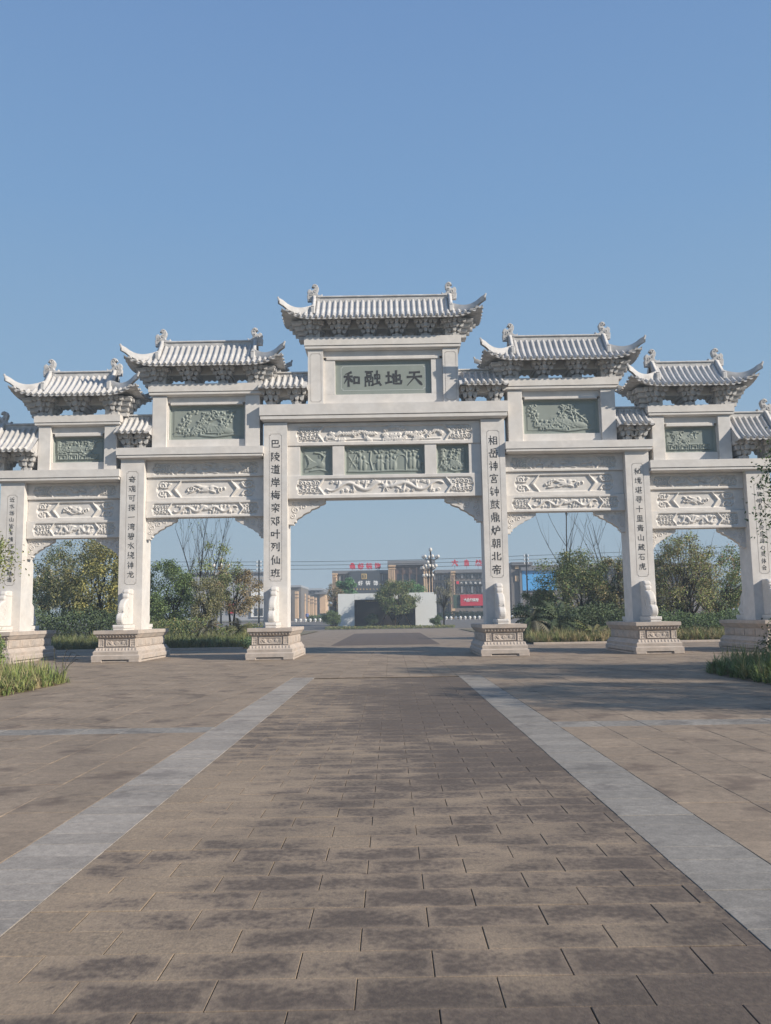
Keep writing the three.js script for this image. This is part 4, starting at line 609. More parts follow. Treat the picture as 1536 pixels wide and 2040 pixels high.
function bareTree(name, label, o, grp) { // leafless upright tree of whippy branches
  srand(o.seed); const t = thing(name, label, 'tree', [o.x, terrain(o.z), o.z], grp), limbs = [], B = leafBuf();
  const grow = (p, dir, len, r, lvl) => { const n = 5, pts = [p.clone()], rad = [r]; let q = p.clone(), d = dir.clone(); for (let i = 1; i <= n; i++) { d.add(V(rr(-.1, .1), .07 + (lvl ? .05 : 0), rr(-.1, .1))).normalize(); q = q.clone().addScaledVector(d, len / n); pts.push(q); rad.push(r * (1 - .8 * i / n)); } limbs.push(taper(pts, rad, lvl ? 4 : 6)); if (lvl < 2) { const m = lvl ? 3 : o.branches; for (let k = 0; k < m; k++) { const i = lvl ? 1 + Math.floor(rnd() * 4) : 1 + Math.floor(1 + k / m * 3.6), a = rr(0, 6.28), sp = lvl ? .55 : o.spread; grow(pts[Math.min(i, n)], V(Math.cos(a) * sp, 1, Math.sin(a) * sp).normalize(), len * (lvl ? .35 : rr(.4, .62)), Math.max(.006, rad[Math.min(i, n)] * .5), lvl + 1); } } if (lvl && o.leaves) for (let k = 0; k < o.leaves; k++) { const s = pts[1 + Math.floor(rnd() * 5)]; leaf(B, s.x + rr(-.1, .1), s.y + rr(-.1, .1), s.z + rr(-.1, .1), .13, .035, PAL.green); } };
  for (let s = 0; s < (o.stems ?? 1); s++) grow(V(rr(-.2, .2), -.1, rr(-.2, .2)), V(rr(-.12, .12), 1, rr(-.12, .12)), o.h * rr(.85, 1), o.r, 0);
  mesh('branches', merge(limbs), o.bark ?? barkMat, t); if (o.leaves) mesh('crown', leafGeo(B), leafMat, t); return t;
}
function palm(name, label, x, z, h, n, len, pal, sd, grp) { // short trunk and arching feather fronds
  srand(sd); const t = thing(name, label, 'palm', [x, terrain(z), z], grp); mesh('trunk', taper([V(0, -.1, 0), V(0, h * .5, 0), V(0, h, 0)], [.16, .13, .12], 7), barkMat, t); const B = leafBuf();
  for (let k = 0; k < n; k++) { const a = rr(0, 6.28), el = rr(-.2, 1.2), L = len * rr(.75, 1.1); let p = V(0, h, 0), d = V(Math.cos(a) * Math.cos(el), Math.sin(el), Math.sin(a) * Math.cos(el)); const side = V(-Math.sin(a), 0, Math.cos(a)), col = pal[Math.floor(rnd() * pal.length)]; for (let i = 0; i < 12; i++) { const q = p.clone().addScaledVector(d, L / 12); d.y -= .14; d.normalize(); const lw = .28 * Math.sin(Math.PI * (i + 1.5) / 14) * len * .6, kk = rr(.75, 1.25); for (const s of [-1, 1]) { const e = p.clone().addScaledVector(side, s * lw).addScaledVector(d, lw * .6).add(V(0, -lw * .35, 0)); for (const v of [p, q, e]) { B.p.push(v.x, v.y, v.z); B.n.push(0, 1, 0); B.c.push(col[0] * kk, col[1] * kk, col[2] * kk); } } p = q; } }
  const fg = leafGeo(B); fg.computeVertexNormals(); mesh('fronds', fg, frondMat, t); return t;
}
function grass(name, label, area, n, h, cols, sd) { // tufts of blades over an area() -> [x, z] or null
  srand(sd); const B = leafBuf(); for (let k = 0; k < 9; k++) { const a = rr(0, 6.28), l = rr(.5, 1), b = rr(.1, .5), x0 = rr(-.06, .06), z0 = rr(-.06, .06), w = .012; const s = V(-Math.sin(a) * w, 0, Math.cos(a) * w), m = V(x0 + Math.cos(a) * b * .3, l * .6, z0 + Math.sin(a) * b * .3), e = V(x0 + Math.cos(a) * b, l, z0 + Math.sin(a) * b); const A = V(x0, 0, z0); for (const v of [A.clone().sub(s), A.clone().add(s), m.clone().add(s), A.clone().sub(s), m.clone().add(s), m.clone().sub(s), m.clone().sub(s), m.clone().add(s), e]) { B.p.push(v.x, v.y, v.z); B.n.push(0, 1, 0); } }
  const g = new THREE.BufferGeometry(); g.setAttribute('position', new THREE.Float32BufferAttribute(B.p, 3)); g.computeVertexNormals();
  const im = new THREE.InstancedMesh(g, std({ color: 0xffffff, roughness: .8, side: THREE.DoubleSide }), n), M = new THREE.Matrix4(), Q = new THREE.Quaternion(), c = new THREE.Color(); let i = 0;
  for (let k = 0; k < n * 4 && i < n; k++) { const p = area(); if (!p) continue; Q.setFromAxisAngle(V(0, 1, 0), rr(0, 6.28)); const s = h * (rnd() < .12 ? rr(1.2, 1.9) : rr(.35, 1.15)) * (1 + .35 * N3(p[0] * .8, p[1] * .8, sd)); M.compose(V(p[0], terrain(p[1]) + (p[2] ?? 0), p[1]), Q, V(rr(.5, .9), s, rr(.5, .9))); im.setMatrixAt(i, M); const q = cols[Math.floor(rnd() * cols.length)], u = rr(.75, 1.25); c.setRGB(q[0] * u, q[1] * u, q[2] * u); im.setColorAt(i, c); i++; }
  im.count = i; im.name = nm(name); tag(im, label, 'grass', null, 'stuff'); scene.add(im); return im;
}
const X = (px, z) => at(px, 1230, z).x, Y = (py, px, z) => at(px, py, z).y;
// trees behind the left outer bay
tree('yellowing_tree', 'broad tree with yellow green leaves behind the left outer bay of the gateway', 'tree', { x: X(196, -19), z: -19, rx: 2.5, ry: 2.8, cy: 3.6, clumps: 76, leaves: 9000, ls: .15, pal: PAL.olive, pal2: PAL.yellow, seed: 3, tr: .11, stems: 3, cs: .2, twigs: 30 });
tree('grey_green_tree', 'thin grey green tree beside the yellowing tree in the left outer bay', 'tree', { x: X(137, -24), z: -24, rx: 2.4, ry: 2.8, cy: 4.0, clumps: 56, leaves: 4600, ls: .15, pal: PAL.olive.concat(PAL.dark), seed: 14, tr: .09, stems: 2, cs: .22, twigs: 30 });
tree('loose_tree', 'loose brownish tree partly hidden by the outermost left pillar', 'tree', { x: X(84, -30), z: -30, rx: 1.9, ry: 2, cy: 3.6, clumps: 30, leaves: 2300, ls: .16, pal: PAL.olive, seed: 24, tr: .08 });
bareTree('bare_tree', 'bare pale branches rising out of the yellowing tree in the left outer bay', { x: X(176, -21), z: -21, h: 8.2, r: .07, branches: 7, spread: .5, seed: 6, bark: paleBark, stems: 2 });
hedge('dark_shrub', 'dark dense shrubs under the yellowing tree in the left outer bay', 'shrub', X(64, -17), X(300, -17), -20, -14.5, 2.6, 11000, .15, PAL.dark, 8);
// left bay
tree('green_tree', 'dense bright green tree behind the left bay', 'tree', { x: X(334, -20), z: -20, rx: 1.95, ry: 2.4, cy: 3.0, clumps: 60, leaves: 9500, ls: .13, pal: PAL.green, seed: 31, tr: .1, stems: 3, cs: .24 });
tree('olive_shrub', 'rounded olive brown shrub beside the bright green tree', 'shrub', { x: X(406, -19), z: -19, rx: .95, ry: 1.8, cy: 2.7, clumps: 34, leaves: 4200, ls: .10, pal: PAL.olive.concat(PAL.grey), seed: 33, tr: .06, stems: 3, cs: .3 });
tree('russet_tree', 'low tree with reddish tips beside the left middle pillar', 'tree', { x: X(462, -24), z: -24, rx: 2.0, ry: 1.7, cy: 3.3, clumps: 44, leaves: 5200, ls: .13, pal: PAL.green.concat(PAL.olive), pal2: PAL.brown, seed: 36, tr: .08, stems: 2, cs: .22 });
tree('leaning_tree', 'pale stemmed tree with few leaves behind the olive shrub', 'tree', { x: X(425, -27), z: -27, rx: 1.6, ry: 2.0, cy: 5.2, clumps: 26, leaves: 900, ls: .14, pal: PAL.fresh, seed: 39, tr: .07, stems: 3, bark: paleBark, fork: 2.6, twigs: 20 });
bareTree('bare_tree', 'tall bare grey tree of upright twigs seen through the left bay', { x: X(402, -26), z: -26, h: 9.4, r: .06, branches: 14, spread: .5, seed: 9, bark: paleBark, stems: 3, leaves: 1 });
hedge('mixed_shrub', 'mixed green shrubs at the foot of the bright green tree', 'shrub', X(300, -16), X(405, -16), -18, -14, 1.9, 6000, .12, PAL.green.concat(PAL.olive), 41);
hedge('low_shrub', 'low green shrubs in front of the far white shop front', 'shrub', X(430, -20), X(548, -20), -22, -17, 1.35, 4200, .12, PAL.olive.concat(PAL.green), 42);
palm('dry_palm', 'dry palm with drooping straw coloured fronds beside the olive shrub', X(412, -15), -15, .9, 22, 1.3, PAL.grey.concat(PAL.brown), 51);
palm('dry_palm', 'dry palm with grey fronds near the left middle pillar', X(476, -15.5), -15.5, .8, 24, 1.5, PAL.grey.concat(PAL.olive), 52);
hedge('ground_shrub', 'knee high feathery green shrub along the left kerb behind the gateway', 'shrub', X(360, -11), X(520, -11), -12.2, -9.9, .62, 5200, .09, [[.06, .10, .04], [.08, .125, .05], [.05, .085, .04]], 43);
// right bay
tree('dark_tree', 'large dark green tree behind the right bay', 'tree', { x: X(1150, -20), z: -20, rx: 2.5, ry: 2.7, cy: 2.8, clumps: 76, leaves: 11500, ls: .13, pal: PAL.dark.concat(PAL.green, PAL.olive), seed: 61, tr: .11, stems: 3, cs: .22, twigs: 20 });
tree('brown_tree', 'brownish leafy tree close to the right inscribed pillar', 'tree', { x: X(1226, -19), z: -19, rx: 1.7, ry: 2.6, cy: 3.0, clumps: 48, leaves: 6400, ls: .12, pal: PAL.brown.concat(PAL.dark, PAL.olive), seed: 63, tr: .09, stems: 3, cs: .24, twigs: 20 });
tree('dark_shrub', 'small dark tree in front of the blue billboard', 'tree', { x: X(1070, -22), z: -22, rx: 1.5, ry: 1.15, cy: 1.95, clumps: 34, leaves: 4200, ls: .13, pal: PAL.dark.concat(PAL.green), seed: 64, tr: .07, stems: 2, cs: .26 });
bareTree('bare_tree', 'tall bare tree with a straight stem above the large dark green tree', { x: X(1141, -24), z: -24, h: 10.2, r: .085, branches: 11, spread: .62, seed: 19 });
bareTree('bare_tree', 'bare leaning branches beside the right inscribed pillar', { x: X(1232, -25), z: -25, h: 8.2, r: .07, branches: 9, spread: .8, seed: 27, stems: 2 });
palm('cycad', 'drooping palm with grey dead fronds beside the right middle pillar', X(1062, -15), -15, 1.1, 30, 1.9, PAL.grey.concat(PAL.dark), 71);
palm('cycad', 'dark palm with long green fronds under the large dark tree', X(1112, -15.5), -15.5, 1.0, 30, 2.0, PAL.dark, 72);
palm('reed_clump', 'upright pale green reed clump near the right inscribed pillar', X(1178, -13.5), -13.5, .2, 26, 1.5, PAL.olive.concat(PAL.fresh), 73);
hedge('dark_shrub', 'dark thicket under the large dark green tree', 'shrub', X(1060, -17), X(1262, -17), -19, -15.5, 2.4, 11000, .14, PAL.dark, 65);
// right outer bay
const propped = tree('propped_tree', 'sparse many stemmed tree propped by bamboo poles in the right outer bay', 'tree', { x: X(1365, -18), z: -18, rx: 2.2, ry: 2.9, cy: 3.4, clumps: 74, leaves: 5600, ls: .12, pal: PAL.olive.concat(PAL.brown, PAL.fresh), seed: 81, tr: .10, stems: 5, cs: .2, twigs: 60, limbs: 40, bark: paleBark });
{ const pole = std({ map: rep(granite([.60, .52, .42], .1, .2), 1), roughness: .8 }); for (const [a, b] of [[[.6, 4.0, .6], [2.0, .6, 1.3]], [[-.3, 4.1, .4], [1.4, .9, 1.2]], [[.2, 2.6, .9], [1.25, .7, 1.5]]]) mesh('prop_pole', taper([V(...a), V(...b)], [.035, .04], 6), pole, propped); }
tree('olive_tree', 'tree with reddish top beside the outermost right pillar', 'tree', { x: X(1440, -22), z: -22, rx: 1.8, ry: 2.5, cy: 3.2, clumps: 56, leaves: 5200, ls: .14, pal: PAL.green.concat(PAL.olive), pal2: PAL.rust.concat(PAL.green, PAL.green), seed: 84, tr: .09, stems: 2, cs: .24 });
tree('brown_tree', 'dense brownish tree touching the right inscribed pillar in the outer bay', 'tree', { x: X(1322, -20), z: -20, rx: 1.6, ry: 2.7, cy: 3.2, clumps: 54, leaves: 5000, ls: .12, pal: PAL.brown.concat(PAL.olive, PAL.dark), seed: 87, tr: .08, stems: 3, cs: .24, twigs: 24 });
bareTree('bare_tree', 'bare dark branches above the propped tree', { x: X(1371, -21), z: -21, h: 8.4, r: .08, branches: 8, spread: .7, seed: 29 });
hedge('clipped_hedge', 'dense dark green hedge in front of the propped tree', 'hedge', X(1305, -14.5), X(1500, -14.5), -17, -13.6, 1.75, 11000, .12, [[.04, .065, .025], [.05, .08, .03], [.06, .09, .03]], 91);
// grass
const gcol = [[.15, .18, .06], [.13, .165, .055], [.19, .20, .08]], dry = [[.34, .27, .15], [.29, .24, .12], [.22, .22, .09], [.38, .30, .16]];
grass('right_bed_grass', 'sunlit straw coloured grass along the right kerb behind the gateway', () => [rr(7.5, 21), rr(-14.5, -9.5), .05], 6500, .46, dry.concat(gcol), 101);
grass('left_bed_grass', 'green grass along the left kerb behind the gateway', () => [rr(-22, -7.5), rr(-14.5, -9.5), .05], 6500, .55, gcol.concat([dry[2]]), 102);
grass('left_front_grass', 'lush sunlit grass bed left of the plaza before the gateway', () => { const x = rr(-20, -7.9), z = rr(4, 30); return inBed(x, z) ? [x, z] : null; }, 22000, .44, [[.19, .23, .065], [.23, .26, .08], [.16, .21, .06], [.28, .26, .12], [.34, .28, .15]], 103);
grass('right_front_grass', 'grass bed lying in tree shade right of the plaza before the gateway', () => { const x = rr(7.9, 20), z = rr(4, 30); return inBed(x, z) ? [x, z] : null; }, 20000, .40, [[.17, .22, .065], [.21, .245, .08], [.15, .20, .06], [.25, .24, .11]], 104);
for (const s of [-1, 1]) structure('bed_soil', (() => { const sh = new THREE.Shape(); sh.moveTo(8 * s, -34); sh.lineTo(8 * s, -12.6); sh.quadraticCurveTo(8.1 * s, -11.6, 9.2 * s, -10.6); sh.lineTo(17 * s, -4); sh.lineTo(30 * s, -2); sh.lineTo(30 * s, -34); const g = new THREE.ShapeGeometry(sh, 8).rotateX(-Math.PI / 2).rotateX(0); g.translate(0, .012, 0); const p = g.attributes.position; for (let i = 0; i < p.count; i++) { g.attributes.uv.setXY(i, p.getX(i), p.getZ(i)); } if (g.attributes.normal.getY(0) < 0) g.scale(1, 1, 1); return g; })(), std({ map: rep(granite([.50, .43, .33], .12, .25), .5), roughness: 1, side: THREE.DoubleSide }), s > 0 ? 'sandy soil of the right front bed' : 'sandy soil of the left front bed');
{ // seed heads
  const t = thing('reed_grass', 'tall arching pale seed stalks at the tip of the left front grass bed', 'grass', [X(125, 10.5), 0, 10.5]); srand(9); const gs = []; for (const [dx, h, b] of [[-.15, .82, -.05], [.0, .78, .2], [.05, .7, .3], [.1, .62, .42], [.02, .5, .5], [-.3, .55, -.25]]) gs.push(taper([V(dx * .3, 0, 0), V(dx + b * .3, h * .6, .05), V(dx + b * .8, h, .05), V(dx + b * 1.2, h * .93, .06)], [.008, .006, .009, .004], 4)); mesh('stalks', merge(gs), std({ color: lin(.42, .38, .24), roughness: .8 }), t);
}
tree('leafy_shrub', 'light green leafy shrub standing in the left front grass', 'shrub', { x: -11.75, z: 9.6, rx: .95, ry: .75, cy: .75, clumps: 34, leaves: 3600, ls: .10, pal: PAL.fresh.concat(PAL.green), seed: 111, tr: .03, stems: 3, cs: .26, fork: .25 });
tree('edge_tree', 'light green tree whose lowest boughs reach over the outermost left inscription', 'tree', { x: -13.2, z: 9.8, rx: 2.35, ry: 1.5, cy: 3.7, clumps: 60, leaves: 6000, ls: .10, pal: PAL.fresh.concat(PAL.olive), seed: 113, tr: .09, cs: .17 });
tree('camphor_tree', 'dark leafy tree whose boughs reach over the outermost right inscription', 'tree', { x: 12.12, z: 14.2, rx: 3.1, ry: 2.1, cy: 4.1, clumps: 100, leaves: 16000, ls: .10, pal: PAL.dark.concat(PAL.green), seed: 115, tr: .12, cs: .16, limbs: 30 });
tree('camphor_tree', 'leafy tree standing right of the plaza that shades the paving', 'tree', { x: 13.6, z: 22.0, rx: 3.0, ry: 2.2, cy: 4.6, clumps: 80, leaves: 9000, ls: .13, pal: PAL.dark.concat(PAL.green), seed: 117, tr: .13, cs: .18, limbs: 26 });
tree('camphor_tree', 'leafy tree farther right whose shade covers the right front grass bed', 'tree', { x: 18.6, z: 16.4, rx: 3.6, ry: 2.6, cy: 4.8, clumps: 90, leaves: 10000, ls: .15, pal: PAL.dark.concat(PAL.green), seed: 121, tr: .15, cs: .18, limbs: 26 });
tree('leafy_shrub', 'dark glossy shrub at the foot of the outermost right pillar', 'shrub', { x: 11.95, z: 9.6, rx: 1.0, ry: .75, cy: .75, clumps: 34, leaves: 3600, ls: .09, pal: PAL.dark, seed: 119, tr: .03, stems: 3, cs: .26, fork: .25 });

// ------------------------------------------------------------------ things across the road
const pix = (x0, y0, x1, y1, z, depth, mat, name, parent, proud = 0) => { // an upright box whose front fills a rectangle of the photograph on the plane z
  const a = at(x0, y0, z), b = at(x1, y1, z), c = at(x0, y1, z), d = at(x1, y0, z); const xa = (a.x + c.x) / 2, xb = (b.x + d.x) / 2, yt = (a.y + d.y) / 2, yb = (b.y + c.y) / 2;
  return mesh(name, boxUV(box(xa, xb, yb, yt, z - depth + proud, z + proud)), mat, parent);
};
const dark = std({ map: rep(granite([.43, .41, .40], .05, .08), .2), roughness: .7 }), darker = std({ color: lin(.055, .05, .052), roughness: .6 }), tan = std({ map: rep(granite([.80, .68, .55], .05, .06), .2), roughness: .8 }), glass = new THREE.MeshPhysicalMaterial({ color: lin(.03, .035, .045), roughness: .12, metalness: 0, clearcoat: .4 }), greyTrim = std({ color: lin(.16, .165, .18), roughness: .7 }), brownW = std({ map: rep(granite([.42, .35, .325], .05, .08), .2), roughness: .8 }), white = std({ color: lin(.8, .8, .78), roughness: .6 }), red = std({ color: lin(.55, .03, .06), roughness: .5 }), gold = std({ color: lin(.6, .42, .16), roughness: .5 }), slate = std({ color: lin(.045, .055, .068), roughness: .55 }), blue = std({ color: lin(.08, .36, .72), roughness: .5 });
function sign(str, x0, x1, yc, size, z, mat, parent, name = 'letter', wk = 1.35) { [...str].forEach((c, i, a) => { const px = a.length > 1 ? lerp(x0, x1, i / (a.length - 1)) : x0, p = at(px, yc, z), s = size * (CP.z - z) / FPX; const m = mesh(name, glyphGeo(c, s, wk, s * .05), mat, parent); m.position.copy(p); m.rotation.z = .0; }); }
const ZB = -150;
{ // dark showroom with tan columns
  const b = thing('showroom_building', 'dark three storey showroom with tan columns and red rooftop lettering behind the white portal wall', 'building');
  const P = (x0, y0, x1, y1, d, mat, n, pr = 0) => pix(x0, y0, x1, y1, ZB, d, mat, n, b, pr);
  P(665, 1142, 1012, 1240, 14, dark, 'wall'); P(662, 1136.5, 776, 1143, 15.2, greyTrim, 'parapet', .7); P(775, 1124, 862, 1240, 13, brownW, 'centre_block', .9); P(772, 1117.5, 866, 1126, 15, greyTrim, 'centre_parapet', 2.0); P(866.5, 1134.5, 1014, 1141, 15.2, greyTrim, 'parapet', .7);
  for (const [a, c, y] of [[663.5, 672, 1143], [774.5, 787.5, 1127], [844, 861.5, 1126.5], [897.5, 905, 1139], [1000, 1008, 1139]]) { const m = P(a, y, c, 1240, 2, tan, 'column', 1.9); for (let k = 1; k < 4; k++) { const x = lerp(a, c, k / 4); pix(x - .35, y + 9, x + .35, 1212, ZB, .2, brownW, 'groove', m, 1.95); } pix(a - .8, y, c + .8, y + 2.6, ZB, 2.4, tan, 'capital', m, 2.2); pix(a - .5, y + 6, c + .5, y + 7.4, ZB, 2.2, tan, 'band', m, 2.05); }
  for (const [x0, x1, y0, y1, n] of [[789, 843, 1128, 1143, 4], [789, 843, 1145, 1162, 4], [789, 843, 1166, 1184, 4]]) for (let k = 0; k < n; k++) { const w = (x1 - x0) / n; const m = P(x0 + k * w + 1.6, y0, x0 + (k + 1) * w - 1.6, y1, .3, y0 < 1130 ? brownW : glass, y0 < 1130 ? 'panel' : 'window', 1.05); void m; pix(x0 + k * w - .8, y0 - 1, x0 + k * w + .9, y1 + 2, ZB, .4, brownW, 'mullion', b, 1.5); }
  for (const [x0, x1, y0, y1, n] of [[760, 773, 1144, 1158, 2], [674, 696, 1146, 1158, 2], [674, 696, 1163, 1180, 2], [760, 773, 1163, 1182, 2], [863, 896, 1145, 1156, 4], [907, 998, 1143, 1153, 9], [863, 896, 1161, 1178, 4], [907, 998, 1168, 1182, 9], [863, 896, 1196, 1222, 3]]) for (let k = 0; k < n; k++) { const w = (x1 - x0) / n, a = x0 + k * w + w * .16, c = x0 + (k + 1) * w - w * .16; const m = P(a, y0, c, y1, .3, glass, 'window', .12); pix((a + c) / 2 - .3, y0, (a + c) / 2 + .3, y1, ZB, .1, greyTrim, 'mullion', m, .2); if ((k + n) % 2 === 0) pix(a, y0 + .5, (a + c) / 2 - .3, y1 - 1, ZB, .06, std({ color: lin(.25, .27, .29), roughness: .7 }), 'blind', m, .17); }
  P(907, 1157, 998, 1165, .4, slate, 'shop_sign', .4); P(909, 1158, 914, 1163.5, .1, red, 'sign_logo', .5); sign('大自然地板家居装饰', 919, 994, 1161, 4.2, ZB + .52, white, b);
  P(697, 1138.5, 757.5, 1184, .6, slate, 'sign_board', 1.2); const lg = P(720.5, 1143.5, 731, 1154, .2, gold, 'sign_logo', 1.3); pix(722.2, 1145.2, 729.3, 1152.3, ZB, .1, slate, 'logo_field', lg, 1.36); pix(723.4, 1147, 728.2, 1148, ZB, .1, gold, 'logo_bar', lg, 1.42); pix(725.3, 1147, 726.3, 1151, ZB, .1, gold, 'logo_bar', lg, 1.43); pix(723.4, 1150, 728.2, 1151, ZB, .1, gold, 'logo_bar', lg, 1.44);
  sign('鼎好装饰', 703, 748, 1161.5, 9, ZB + 1.22, white, b); sign('家居板自和好大天', 705, 751, 1173.8, 3.2, ZB + 1.22, gold, b);
  sign('鼎好装饰', 702, 752, 1128, 11.5, ZB - .2, red, b, 'rooftop_letter', 2.1); sign('大自然地板', 906, 1000, 1121.5, 12, ZB - .2, red, b, 'rooftop_letter', 2.1); for (const x of [702, 719, 736, 752, 906, 930, 953, 977, 1000]) pix(x - .3, x < 800 ? 1133 : 1127, x + .3, x < 800 ? 1140 : 1138, ZB, .1, greyTrim, 'letter_stand', b, -.3);
}
{ const t = thing('billboard', 'red banner board with white lettering on a green hoarding before the showroom', 'billboard'); pix(903.5, 1184, 1010, 1211, -141, .3, std({ color: lin(.045, .085, .06), roughness: .8 }), 'hoarding', t); pix(917, 1184, 1000, 1206.5, -141, .3, red, 'banner', t, .35); sign('大自然家居', 927, 950.5, 1195, 6.4, -140.6, white, t); for (const x of [908, 930, 955, 990]) pix(x - .4, 1211, x + .4, 1236, -141, .2, greyTrim, 'post', t, -.1); pix(944, 1207, 958, 1210, -141, .05, white, 'strip', t, .06); }
{ // building with the blue hoarding, right of the gateway's middle bay
  const z = -120, b = thing('grey_building', 'grey building with a large blue hoarding behind the right bay', 'building'); const P = (x0, y0, x1, y1, d, mat, n, pr = 0) => pix(x0, y0, x1, y1, z, d, mat, n, b, pr);
  P(1019, 1124, 1420, 1236, 12, dark, 'wall'); P(1018, 1120, 1060, 1126, 13, greyTrim, 'parapet', .6); P(1036, 1127.5, 1424, 1134, 13.5, greyTrim, 'parapet', .9); P(1040, 1135, 1108, 1176, .3, blue, 'blue_hoarding', .35); P(1026, 1127, 1033, 1133, .3, tan, 'panel', .2); P(1026, 1147, 1033, 1158, .3, tan, 'panel', .2); for (let k = 0; k < 14; k++) P(1120 + k * 20, 1142, 1132 + k * 20, 1160, .2, glass, 'window', .1); P(1036, 1135, 1040, 1236, .6, greyTrim, 'pier', .5);
}
{ // side street of shops running away on the left
  const b = thing('shop_row', 'row of shops with tan columns down the street behind the left middle pillar', 'building'); const P = (x0, y0, x1, y1, z, d, mat, n) => pix(x0, y0, x1, y1, z, d, mat, n, b);
  const W = [[556, 1167, 600, 1240, -190], [597, 1173.5, 645, 1236, -230]]; P(...W[0].slice(0, 4), W[0][4], 20, dark, 'wall'); P(554, 1166, 600, 1170, -189.4, 21, std({ color: lin(.32, .34, .37), roughness: .6 }), 'roof'); P(...W[1].slice(0, 4), -230, 26, greyTrim, 'wall'); P(598, 1172, 643, 1176, -229, 27, std({ color: lin(.35, .38, .42), roughness: .6 }), 'roof'); P(637, 1181, 648.5, 1222, -226, 12, tan, 'end_wall'); P(627, 1180, 650, 1183.5, -225, 14, greyTrim, 'eave');
  for (const [x, y, z, w, c] of [[590.5, 1178, -187, 6, 1], [600, 1182, -196, 5, 1], [605.5, 1183, -199, 6, 1], [613.5, 1186, -208, 4.4, 1], [621, 1188.5, -216, 7, 1], [628.5, 1190.5, -222, 4, 1]]) { const m = P(x - w / 2, y, x + w / 2, 1232, z, 2, tan, 'column'); for (const k of [5.5, 12]) pix(x - w / 2 - .1, y + k, x + w / 2 + .1, y + k + 1.3, z, 2.2, brownW, 'band', m, .12); void c; }
  for (let k = 0; k < 5; k++) P(600 + k * 8, 1178, 604 + k * 8, 1182, -228.9, .2, glass, 'window');
}
{ const z = -125, b = thing('white_shopfront', 'grey hall with a white framed shop front beside the left middle pillar', 'building'); const P = (x0, y0, x1, y1, d, mat, n, pr = 0) => pix(x0, y0, x1, y1, z, d, mat, n, b, pr); P(380, 1141, 548, 1236, 20, std({ map: rep(granite([.60, .61, .63], .04, .05), .2), roughness: .8 }), 'wall'); P(378, 1139.5, 550, 1143, 21, greyTrim, 'parapet', .4); P(500.5, 1172, 548, 1229, .5, white, 'frame', .3); for (const [a, c] of [[507, 514], [517, 524.5], [527.5, 536]]) { const m = P(a, 1189, c, 1211, .2, std({ color: lin(.42, .42, .43), roughness: .7 }), 'shutter', .36); pix(a, 1212, c, 1227, z, .2, glass, 'window', m, .36); } sign('山', 517.5, 517.5, 1157, 7, z + .1, darker, b, 'letter'); P(482, 1206, 496.5, 1210, .2, white, 'name_board', .3); P(455, 1203, 467, 1222, .3, red, 'poster', .3); P(484, 1200, 492, 1205, .2, blue, 'sign_panel', .3); }
{ // white portal wall with a dark glazed opening
  const z = -78, t = thing('portal_wall', 'white rectangular portal wall round a dark glazed opening across the road', 'wall'); const w2 = std({ map: rep(granite([.83, .84, .835], .02, .03), .3), roughness: .65 });
  const P = (x0, y0, x1, y1, d, mat, n, pr = 0) => pix(x0, y0, x1, y1, z, d, mat, n, t, pr); P(673.5, 1183, 706, 1252, 1.2, w2, 'left_pier'); P(827.5, 1180, 870, 1250, 1.2, w2, 'right_pier'); P(706, 1181.5, 827.5, 1194, 1.2, w2, 'lintel'); P(706, 1194, 827.5, 1251, .3, std({ color: lin(.012, .013, .014), roughness: .35 }), 'dark_glazing', -.75); P(706, 1194, 708, 1251, .5, darker, 'jamb', -.3); P(706, 1219, 790, 1251, .1, std({ color: lin(.02, .014, .013), roughness: .5 }), 'lower_panel', -.66); sign('天地融和家居板', 729, 750, 1197.5, 2.6, z - .68, gold, t); for (const y of [1200, 1220]) void y;
}
// planting in front of the portal wall
const street = tree('street_tree', 'young round headed street tree held by slanting props before the white portal wall', 'tree', { x: X(789, -75), z: -75, rx: 2.5, ry: 2.3, cy: 3.7, clumps: 60, leaves: 9000, ls: .2, pal: PAL.dark.concat(PAL.green, PAL.olive), seed: 201, tr: .13, stems: 4, cs: .2, fork: 1.0, limbs: 26, twigs: 30 });
for (const [a, b] of [[[-.4, 3.0, .3], [-2.2, 0, .9]], [[.4, 3.0, .3], [2.0, 0, .9]], [[0, 2.6, .4], [-.1, 0, 1.6]]]) mesh('prop_pole', taper([V(...a), V(...b)], [.05, .06], 5), std({ color: lin(.33, .26, .2), roughness: .9 }), street);
tree('green_street_tree', 'leafy green tree rising behind the left end of the portal wall', 'tree', { x: X(690, -90), z: -90, rx: 1.5, ry: 1.8, cy: 4.9, clumps: 50, leaves: 5200, ls: .24, pal: [[.06, .13, .06], [.08, .16, .075], [.05, .11, .05]], seed: 203, tr: .12, cs: .22 });
tree('green_street_tree', 'leafy green tree rising behind the middle of the portal wall', 'tree', { x: X(822, -90), z: -90, rx: 1.9, ry: 1.7, cy: 4.3, clumps: 50, leaves: 5200, ls: .24, pal: [[.06, .13, .05], [.09, .16, .06], [.05, .11, .045]], seed: 204, tr: .12, cs: .22 });
tree('thin_street_tree', 'thin bare looking street tree to the right of the portal wall', 'tree', { x: X(884, -74), z: -74, rx: 1.1, ry: 2.2, cy: 4.0, clumps: 26, leaves: 1000, ls: .17, pal: PAL.grey, seed: 205, tr: .1, cs: .3, twigs: 40, limbs: 24 });
tree('thin_street_tree', 'thin reddish tree to the left of the portal wall', 'tree', { x: X(668, -86), z: -86, rx: 1.2, ry: 1.9, cy: 3.9, clumps: 26, leaves: 1600, ls: .18, pal: PAL.grey.concat(PAL.rust), seed: 206, tr: .1, cs: .3, twigs: 20 });
